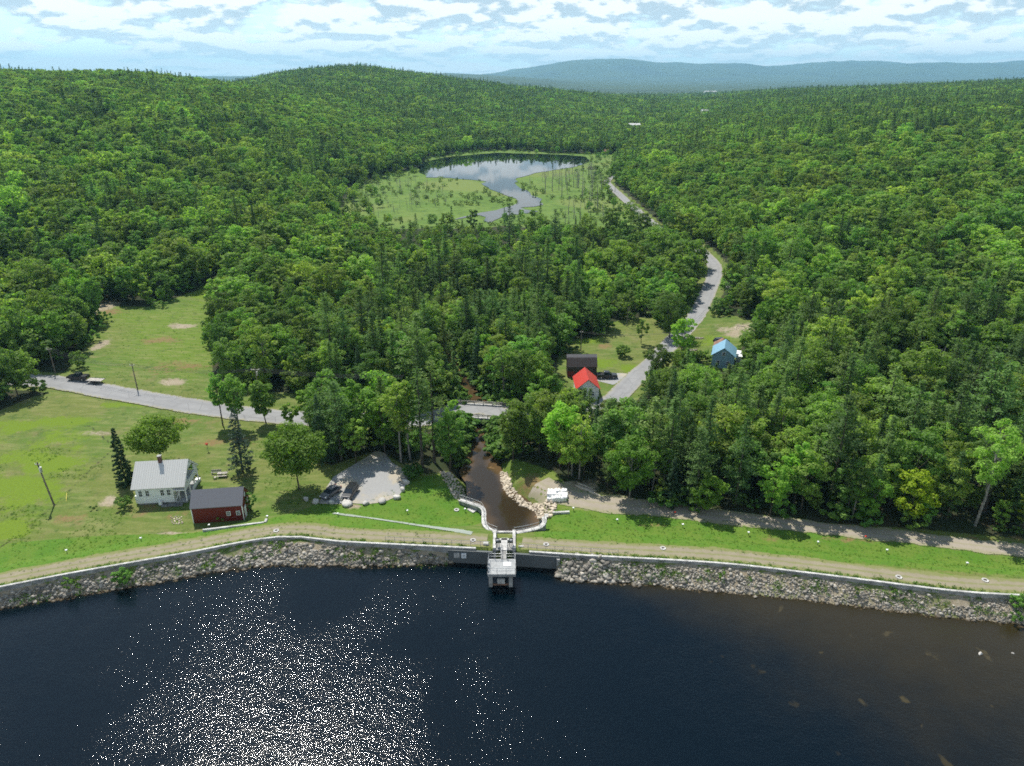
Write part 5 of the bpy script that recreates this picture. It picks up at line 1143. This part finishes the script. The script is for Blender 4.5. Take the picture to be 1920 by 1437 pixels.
for px, py, w, hh_, lab in ((234,952,32,20,'dense rounded bush at the left corner of the white house'),(176,955,14,8,'small round bush at the flower bed left of the white house'),(471,958,24,36,'leafy bush at the right end of the red barn'),(415,978,18,12,'small bush against the front of the red barn'),(362,893,26,22,'dark bush behind the porch of the white house'),(129,1108,20,26,'green bush growing in the riprap near the left edge'),(233,1098,34,30,'bright green bush in the riprap below the white house'),(150,690,34,30,'rounded green bush at the field corner behind the pickup'),(676,1050,13,16,'small bush in the riprap left of the gate'),(700,1050,13,14,'small bright bush in the riprap beside another left of the gate'),(539,1030,12,18,'small shrub at the bend of the riprap'),(1607,1115,16,16,'small dark green bush in the right riprap'),(1906,1142,36,24,'green bush at the right end of the riprap'),(1903,1168,26,22,'grey green bush at the waterline on the right'),(1352,1082,18,10,'low yellow green bush in the right riprap'),(1676,1110,18,9,'low yellow green bush near the well ring on the right'),(1066,944,10,8,'small weed bush at the gravel track'),(775,897,40,24,'dark bush under the trees right of the parking lot'),(935,862,36,30,'bright leafy thicket on the right bank below the bridge'),(925,838,26,26,'bright leafy thicket on the right bank beside the bridge')):
    x, y, z = G1(px, py); h_ = max(.6, height_to(x, y, z, py-hh_)); w_ = px_to_m(w, x, y, z)/2; V_, F_, t_ = broadleaf(int(px), h_, w_*.9, .02, int(12+w*.5), 60, .15+.02*min(w_, 3)); 
    cm, tm = tree_mesh('bush', (V_, F_, t_), M['shrub_leaf']); e = empty('bush', (x,y,z)); tag(e, lab, 'bush'); 
    for nm, me_ in (('foliage', cm), ('stem', tm)): o = bpy.data.objects.new(nm, me_); COL.objects.link(o); o.parent = e

# forest: a jittered grid, thinner with distance, kept off the clearings, road, river and crest
rf_ = np.random.default_rng(77)
def band(y0, y1, sp):
    X, Y = np.meshgrid(np.arange(-.8*y1, .8*y1, sp), np.arange(y0, y1, sp*.9)); X = X.ravel()+rf_.uniform(-.46, .46, X.size)*sp; Y = Y.ravel()+rf_.uniform(-.46, .46, Y.size)*sp
    k = (Y > y0) & (Y < y1) & (abs(X) < Y*.72+22); return X[k], Y[k]
bands = [(86,230,3.9,1.0),(230,520,5.0,1.0),(520,1100,6.2,1.05),(1100,2000,8.5,1.15),(2000,3400,14,1.4)]
FX = []; FY = []; FS = []
for a, b, sp_, s_ in bands: x_, y_ = band(a, b, sp_); FX.append(x_); FY.append(y_); FS.append(np.full(len(x_), s_))
FX = np.concatenate(FX); FY = np.concatenate(FY); FS = np.concatenate(FS)
keep = np.ones(len(FX), bool)
dF = np.full(len(FX), 99.)                                     # distance to the nearest open ground
nm_ = FY < 1250
for P in CLEAR:
    d = np.full(len(FX), 99.); d[nm_] = sdpoly(FX[nm_], FY[nm_], P); dF = np.minimum(dF, d)
d = np.full(len(FX), 99.); d[nm_] = dline(FX[nm_], FY[nm_], ROAD_W[::3])[0]-5.0; dF = np.minimum(dF, d)
k = FY < 330; d = np.full(len(FX), 99.); d[k] = sdpoly(FX[k], FY[k], RIVER)-np.where(FY[k] < 150, 1.5, .2); dF = np.minimum(dF, d)
k = FY < 200; d = np.full(len(FX), 99.); dd_, ss_ = dline(FX[k], FY[k], CREST); d[k] = dd_*ss_-9; dF = np.minimum(dF, d)
keep &= dF > .6
tx_, ty_, _z = G1(150, 712); HAND.append((tx_-3, ty_+5, 12))
for hx_, hy_, hr_ in HAND: keep &= np.hypot(FX-hx_, FY-hy_) > hr_*.75
for e in [o for o in COL.objects if o.parent is None and o.get('category') in ('house', 'barn') and o.location.y < 300]:
    keep &= np.hypot(FX-e.location.x-2, FY-e.location.y-3) > 7.5
FX, FY, FS, dF = FX[keep], FY[keep], FS[keep], dF[keep]
FZ = hgt(FX, FY)
# which kind grows where
u_ = FX/FY
nz = fbm(FX/70, FY/70, 41, 3); nz2 = fbm(FX/18, FY/18, 51, 2)
pc = .22+.0*u_
pc = np.where((FX > 15) & (FY < 190), .66, pc)                         # pines behind the gravel track
pc = np.where((u_ < .22) & (u_ > -.28) & (FY > 150) & (FY < 420), .50, pc)
pc = np.where((u_ > .1) & (FY > 190) & (FY < 600), .27, pc)
pc = np.where((u_ < -.2) & (FY > 230) & (FY < 1050), .32, pc)
pc = np.where((FY > 1050) & (u_ < .12), .60, pc); pc = np.where((FY > 620) & (u_ > .12), .55, pc); pc = np.where((FY > 800) & (u_ > -.2), np.maximum(pc, .6), pc)
isp = (nz*.55+nz2*.25+rf_.random(len(FX))*.45) < (pc*.75+.22)*.62+.12
thr = np.quantile(nz, .5)
kind = np.where(isp, 1, 0); sprc = isp & (rf_.random(len(FX)) < .22); kind[sprc] = 2
# understorey: not every place of the tight grid holds a full grown tree
hgt_t = np.where(kind == 0, rf_.normal(12.2, 2.0, len(FX)), np.where(kind == 1, rf_.normal(16.2, 3.2, len(FX)), rf_.normal(12.5, 2.5, len(FX))))
small = rf_.random(len(FX)) < .42
hgt_t = np.where(small & (FY < 520), hgt_t*rf_.uniform(.42, .78, len(FX)), hgt_t)
hgt_t = hgt_t*(1+.12*(nz2-.5)*2); hgt_t = np.where((FY > 90) & (FX > 12) & (FY < 190) & (kind == 1), hgt_t*1.12, hgt_t)
marshy = (u_ > -.17) & (u_ < .2) & (FY > 300) & (FY < 440); scrub = marshy & (fbm(FX/30, FY/30, 61, 2) > .5); hgt_t = np.where(scrub, hgt_t*.5, hgt_t)
west_scrub = (u_ < -.12) & (u_ > -.26) & (FY > 330) & (FY < 560); hgt_t = np.where(west_scrub, hgt_t*.62, hgt_t)
hgt_t = np.where(FY > 700, 12+(hgt_t-12)*.55, hgt_t)
hgt_t = np.where(FY < 700, hgt_t*(1+.10*rf_.normal(size=len(FX))), hgt_t); hgt_t = np.clip(hgt_t, 3.5, 24)*FS
# sight lines: nothing tall grows in front of what shows through the gaps in the wood
SIGHT = [(1066,668,1122,728,178),(1146,690,1222,750,172),(1052,600,1252,690,196),(1318,632,1384,683,182),(1248,588,1312,655,190),(1306,498,1352,590,230),(872,738,922,768,158),(868,768,938,806,146),(1135,330,1247,437,300),(700,290,1240,422,405),(893,512,948,545,250),(1188,436,1217,452,330),(780,783,800,800,150),(168,540,408,720,190),(418,725,560,745,168),(1370,592,1440,632,195),(1255,800,1262,800,100)]
for _ in range(2):
    topx, topy = proj(FX, FY, FZ+hgt_t); bsx, bsy = proj(FX, FY, FZ); wpx = hgt_t*.26/(FY*cos(PITCH)+H*sin(PITCH))*F_PX
    for (x0, y0, x1, y1, dep) in SIGHT:
        m = (FY < dep) & (topx+wpx > x0) & (topx-wpx < x1) & (topy < y1-2) & (bsy > y0)
        for i in np.where(m)[0]:
            if y1 == 422 and vnoise(FX[i]*7., FY[i]*7., 3) < .22: continue
            hgt_t[i] = max(0.5, height_to(FX[i], FY[i], FZ[i], y1-1+(vnoise(FX[i]*5., FY[i]*5., 8)-.15)*(16 if y1 == 422 else 6))) if bsy[i] > y1+6 else .5
ok_ = hgt_t > 2.6
FX, FY, FS, dF, FZ, u_, nz2, kind, hgt_t = [q[ok_] for q in (FX, FY, FS, dF, FZ, u_, nz2, kind, hgt_t)]
dist = np.sqrt(FX**2+FY**2+(H-FZ)**2); size = hgt_t/dist
pxs, pys = proj(FX, FY, FZ+hgt_t*.6); inview = (pxs > -30) & (pxs < 1950) & (pys > 0) & (pys < 1437)
rest = np.ones(len(FX), bool); N_IND = 0
LAND = [(295,905,'white farmhouse'),(410,945,'red barn'),(680,900,'parking lot'),(545,870,'big shade tree'),(902,790,'road bridge'),(900,900,'outlet river'),(1045,927,'white bulk bags'),(1090,860,'half bare birch'),(1180,880,'light green birch like tree'),(1322,925,'low bright wood edge tree'),(1700,920,'yellow tree'),(1828,880,'big forked birch'),(1480,975,'middle of the gravel track'),(1095,700,'red roofed house'),(1150,650,'sunny yard'),(1185,725,'road junction'),(1355,670,'blue roofed house'),(1330,550,'road bend'),(1560,650,'small clearing'),(300,640,'upper field'),(150,710,'black pickup and trailer'),(240,745,'left road'),(486,710,'transformer pole'),(870,740,'river above the bridge'),(833,660,'river pool'),(925,530,'hidden stream'),(955,400,'tallest pond side pine'),(1190,400,'pond road'),(1255,590,'dense roadside tree'),(1400,615,'cleared stony ground'),(1900,960,'yellow edge tree'),(650,560,'middle wood'),(450,480,'wood above the field'),(100,500,'left hillside foot'),(1600,500,'right hillside'),(1800,650,'far right wood'),(1650,800,'wood above the yellow tree'),(1450,850,'tall pines')]
def region(x, y):
    px, py = proj(x, y, 6.0); d, a, b, nm = min((math.hypot(px-a, py-b), a, b, nm) for a, b, nm in LAND)
    if d < 28: return 'right by the '+nm
    w = ('far ' if d > 120 else '')
    return w+(('right of the ' if px > a else 'left of the ') if abs(px-a) > abs(py-b) else ('above the ' if py < b else 'below the '))+nm
KN = {0: ('broadleaf_tree', 'broadleaf tree', 'leafy green tree'), 1: ('pine_tree', 'pine', 'shaggy green pine'), 2: ('spruce_tree', 'spruce', 'dark pointed spruce')}
nhand = {0: 22, 1: 9, 2: 5}
for kd in (0, 1, 2):
    sel = np.where((kind == kd) & inview)[0]; sel = sel[np.argsort(-size[sel])][:max(0, 300-nhand[kd])]
    for i in sel:
        rest[i] = False; r = random.random(); nm, cat, adj = KN[kd]; edge = dF[i] < 6; tall = hgt_t[i] > {0:12,1:17,2:13}[kd]
        if kd == 0:
            if edge and r < .10: pr, adj = PR['lime'][int(r*20) % 2], 'bright lime green tree'
            elif edge and r < .24: pr, adj, nm, cat = PR['birch'][int(r*40) % 3], 'white trunked birch', 'birch_tree', 'birch'
            else: pr = PR['broad'][random.randrange(6)]
        elif kd == 1: pr = PR['pine'][random.randrange(5)]
        else: pr = PR['spruce'][random.randrange(3)]
        reg = region(FX[i], FY[i]); sz_ = 'tall ' if tall else 'small ' if hgt_t[i] < 8 else ''
        put_tree(nm, pr[0], FX[i], FY[i], FZ[i]-.1, random.uniform(0, 6.28), hgt_t[i]/pr[1], '%s%s %s%s' % (sz_, adj, reg, ', at the edge' if edge else ''), '%ss %s' % (cat, reg), cat, random.uniform(.92, 1.18)); N_IND += 1
print('individual trees', N_IND, 'rest', int(rest.sum()))
def field(name, label, x, y, z, s, protos, m_rand=None, kindtag='stuff'):
    """one object: the far wood, its trees spread over points"""
    n = len(x); me = bpy.data.meshes.new(name); me.vertices.add(n); me.vertices.foreach_set('co', np.column_stack([x, y, z]).astype(np.float32).ravel())
    r = np.random.default_rng(n); 
    me.attributes.new('tree_scale', 'FLOAT', 'POINT').data.foreach_set('value', np.asarray(s, np.float32)); me.attributes.new('wide', 'FLOAT', 'POINT').data.foreach_set('value', (np.asarray(s)*r.uniform(.78, 1.35, n)).astype(np.float32)); me.attributes.new('turn', 'FLOAT', 'POINT').data.foreach_set('value', r.uniform(0, 6.28, n).astype(np.float32)); me.attributes.new('pick', 'INT', 'POINT').data.foreach_set('value', r.integers(0, len(protos), n).astype(np.int32))
    o = link(name, me); ng = bpy.data.node_groups.new(name, 'GeometryNodeTree'); ng.interface.new_socket('Geometry', in_out='INPUT', socket_type='NodeSocketGeometry'); ng.interface.new_socket('Geometry', in_out='OUTPUT', socket_type='NodeSocketGeometry')
    nd = ng.nodes; L_ = ng.links; gi = nd.new('NodeGroupInput'); go = nd.new('NodeGroupOutput'); ip = nd.new('GeometryNodeInstanceOnPoints'); L_.new(gi.outputs[0], ip.inputs['Points'])
    coll = bpy.data.collections.new(name+'_shapes')
    for k, pm in enumerate(protos): q = bpy.data.objects.new('%s_shape_%02d' % (name, k), pm); coll.objects.link(q)
    ci = nd.new('GeometryNodeCollectionInfo'); ci.inputs['Collection'].default_value = coll; ci.inputs['Separate Children'].default_value = True; ci.inputs['Reset Children'].default_value = True; L_.new(ci.outputs[0], ip.inputs['Instance'])
    ip.inputs['Pick Instance'].default_value = True
    def att(nm, ty): a = nd.new('GeometryNodeInputNamedAttribute'); a.data_type = ty; a.inputs['Name'].default_value = nm; return a.outputs[0]
    L_.new(att('pick', 'INT'), ip.inputs['Instance Index']); cx = nd.new('ShaderNodeCombineXYZ'); L_.new(att('turn', 'FLOAT'), cx.inputs[2]); L_.new(cx.outputs[0], ip.inputs['Rotation']); cs = nd.new('ShaderNodeCombineXYZ'); w_ = att('wide', 'FLOAT'); L_.new(w_, cs.inputs[0]); L_.new(w_, cs.inputs[1]); L_.new(att('tree_scale', 'FLOAT'), cs.inputs[2]); L_.new(cs.outputs[0], ip.inputs['Scale']); L_.new(ip.outputs[0], go.inputs[0])
    md = o.modifiers.new('scatter', 'NODES'); md.node_group = ng
    return tag(o, label, kind=kindtag)
for kd, near_p, far_p, nm, lab in ((0, 'broad', 'broad_far', 'broadleaf_forest', 'green broadleaf woods covering the slopes and valley'), (1, 'pine', 'pine_far', 'pine_forest', 'darker pines standing through the woods on hills and valley'), (2, None, 'spruce_far', 'spruce_forest', 'dark pointed spruces scattered through the woods')):
    k = rest & (kind == kd) & ((pxs > -160) & (pxs < 2080))
    P_ = [p[0][0] for p in (PR[far_p])]; h0 = {0: 14., 1: 18., 2: 16.}[kd]
    field(nm, lab, FX[k], FY[k], FZ[k]-.3, hgt_t[k]/h0, P_)
# small trees that thin out into the marsh
r8 = np.random.default_rng(81); ax_ = r8.uniform(-150, 110, 6000); ay_ = r8.uniform(400, 860, 6000); sdm = -sdpoly(ax_, ay_, CL_MARSH)
k = (sdm > 0) & (r8.random(6000) < .26*np.exp(-sdm/11)+.10*(ax_/ay_ < -.17)) & ~inpoly(ax_, ay_, PONDP) & (sdpoly(ax_, ay_, PONDP) > 4) & (dline(ax_, ay_, ROAD_W[::3])[0] > 7)
ax_, ay_, sdm = ax_[k], ay_[k], sdm[k]; hh_ = r8.uniform(3, 8, len(ax_))
field('marsh_edge_trees', 'small scattered trees thinning out into the marsh', ax_, ay_, hgt(ax_, ay_), hh_/14, [p[0][0] for p in PR['broad_far'][:3]]+[PR['pine_far'][1][0][0]])
# dead trees in the marsh, singly
rd_ = random.Random(9); nd_ = 0
DP = G([(1020,330),(1110,320),(1120,350),(1150,385),(1175,415),(1120,428),(1060,428),(1050,380),(985,345)])[:,:2]; DP2 = G([(680,350),(760,335),(830,345),(840,385),(760,400),(690,415),(650,400)])[:,:2]
for P, n, s0, s1, w in ((DP, 60, .8, 1.7, 'in the marsh right of the pond outlet'), (DP2, 90, .4, .8, 'in the scrubby marsh left of the pond')):
    for a, b in scatter_poly(P, n, 31):
        o = bpy.data.objects.new('dead_tree', DEAD[rd_.randrange(5)]); COL.objects.link(o); o.location = (a, b, h1(a, b)); o.rotation_euler = (rd_.gauss(0,.04), rd_.gauss(0,.04), rd_.uniform(0,6.28)); s = rd_.uniform(s0, s1); o.scale = (s*1.5, s*1.5, s); tag(o, 'bare grey dead tree standing '+w, 'dead tree', 'dead trees '+w)
x, y, z = G1(1175, 613); put_tree('dead_tree', (None, DEAD[0]), x, y, z, 1, .75, 'small bare tree at the far edge of the sunny yard', None, 'dead tree')
for px, py, pt in ((1560,640,560),(1745,760,650),(1420,640,590)):
    x, y, z = G1(px, py); e = put_tree('dead_tree', (None, DEAD[1]), x, y, z, 1, height_to(x, y, z, pt)/9, ['grey bare topped tree in the wood right of the blue roofed house','grey leafless tree among the pines on the right','bare grey tree at the cleared ground'][[1560,1745,1420].index(px)], None, 'dead tree')
# shrubs and rough plants: marsh, banks, meadow edge and riprap
r = np.random.default_rng(8); sh_m = []
for i in range(4):
    V_, F_, t_ = broadleaf(400+i, 1.6, 1.1, .02, 12, 26, .22); mm = npmesh('shrub_shape', V_, F_); mm.materials.append(M['marsh_leaf'] if i < 2 else M['shrub_leaf']); sh_m.append(mm)
def rnd_in(P, n):
    P = np.array(P); x0, y0 = P.min(0); x1, y1 = P.max(0); x = r.uniform(x0, x1, n); y = r.uniform(y0, y1, n); k = inpoly(x, y, P); return x[k], y[k]
mx_, my_ = rnd_in(CL_MARSH, 16000); sdm = -sdpoly(mx_, my_, CL_MARSH); k = ~inpoly(mx_, my_, PONDP+0) & ((r.random(len(mx_)) < .5*np.exp(-sdm/9)) | ((fbm(mx_/40, my_/40, 71, 2) > .52+.08*(mx_ > -40)) & (r.random(len(mx_)) < .13))); mx_, my_ = mx_[k], my_[k]
field('marsh_shrubs', 'low pale green shrubs growing over the marsh', mx_, my_, hgt(mx_, my_), r.uniform(.5, 1.5, len(mx_)), sh_m[:2])
X_ = []; Y_ = []
for P, n in ((RIVER, 0),):
    ang = r.uniform(0, 1, 1600); idx_ = (ang*len(RIVER)).astype(int) % len(RIVER); nx_ = (idx_+1) % len(RIVER); t = r.random(1600)[:,None]; q = RIVER[idx_]*(1-t)+RIVER[nx_]*t+r.normal(size=(1600,2))*2.2; d = sdpoly(q[:,0], q[:,1], RIVER); k = (d > .6) & (q[:,1] > 133); X_.append(q[k,0]); Y_.append(q[k,1])
k = (dF < 3.5) & (FY < 260) & (FY > 100); ex = np.repeat(FX[k], 3)+r.normal(size=3*k.sum())*1.8; ey = np.repeat(FY[k], 3)+r.normal(size=3*k.sum())*1.4; X_.append(ex); Y_.append(ey); bx = np.concatenate(X_); by = np.concatenate(Y_)
kk = (dline(bx, by, ROAD_W[::3])[0] > 4.8) & ~inpoly(bx, by, CL_BANK) & ~inpoly(bx, by, CL_LOT) & ((by > 135) | (bx > 20))& (sdpoly(bx, by, RIVER) > .4); bx, by = bx[kk], by[kk]
field('undergrowth', 'leafy undergrowth along wood edges and river banks', bx, by, hgt(bx, by), r.uniform(.6, 2.3, len(bx)), sh_m[2:])
tuft = []
for i in range(3):
    k = 26; P_ = r.normal(size=(k,3))*np.array([.13,.13,.05])+np.array([0,0,.10]); N_ = unit(r.normal(size=(k,3))*np.array([1,1,.5])); V_, F_ = cards(P_, N_, r.uniform(.05,.10,k), r, .3); mm = npmesh('tuft_shape', V_, F_); mm.materials.append(M['shrub_leaf']); tuft.append(mm)
x, y, s_, o_ = riprap_points(26000, 6, lambda x, y, s, o: (s > -2.6) & (fbm(x/2.2, y/2.2, 14, 2) > .50))
x2 = r.uniform(-90, 100, 700); yw = np.interp(x2, wl[:,0], wl[:,1]); y2 = yw+r.normal(size=700)*.25+.45; x = np.concatenate([x, x2]); y = np.concatenate([y, y2]); k = (x < GATE[0]+2) | (x > GATE[1]-2); x, y = x[k], y[k]
x3, y3 = rnd_in(lawnE, 5000); x4, y4 = rnd_in(lawnW, 5000); x5, y5 = rnd_in(CL_YARD, 26000); k = (fbm(x5/9, y5/9, 15, 2) > .62) & (dline(x5, y5, CREST)[0] > 9); x5, y5 = x5[k], y5[k]; x6, y6 = rnd_in(CL_MEADOW, 3000)
xs_ = np.concatenate([x, x3, x4, x5, x6]); ys_ = np.concatenate([y, y3, y4, y5, y6]); k = (sdpoly(xs_, ys_, RIVER) > .6) & (dline(xs_, ys_, ROAD_W[::3])[0] > 4.3); sc2 = np.concatenate([r.uniform(.8, 2.2, len(x)), r.uniform(.4, .9, len(x3)+len(x4)), r.uniform(.4, 1.1, len(x5)+len(x6))])
field('grass', 'grass tufts and weeds in the lawns, meadows and riprap', xs_[k], ys_[k], hgt(xs_[k], ys_[k]), sc2[k], tuft)
# ------------------------------------------------------------------ air
mz, NZ = mat('haze_air'); pv = NZ.n('ShaderNodeVolumePrincipled'); mz.cycles.homogeneous_volume = True; mz.cycles.volume_sampling = 'DISTANCE'; pv.inputs['Color'].default_value = (.36,.70,.94,1); pv.inputs['Density'].default_value = HAZE; pv.inputs['Anisotropy'].default_value = .2
ov_ = NZ.n('ShaderNodeOutputMaterial'); NZ.l(pv.outputs[0], ov_.inputs['Volume'])
mb = MB(); ztop = 600.; mb.box((0, 10700, (ztop-8)/2), (44000, 23800, ztop+8)); tag(mb.build('haze', mz), kind='stuff')
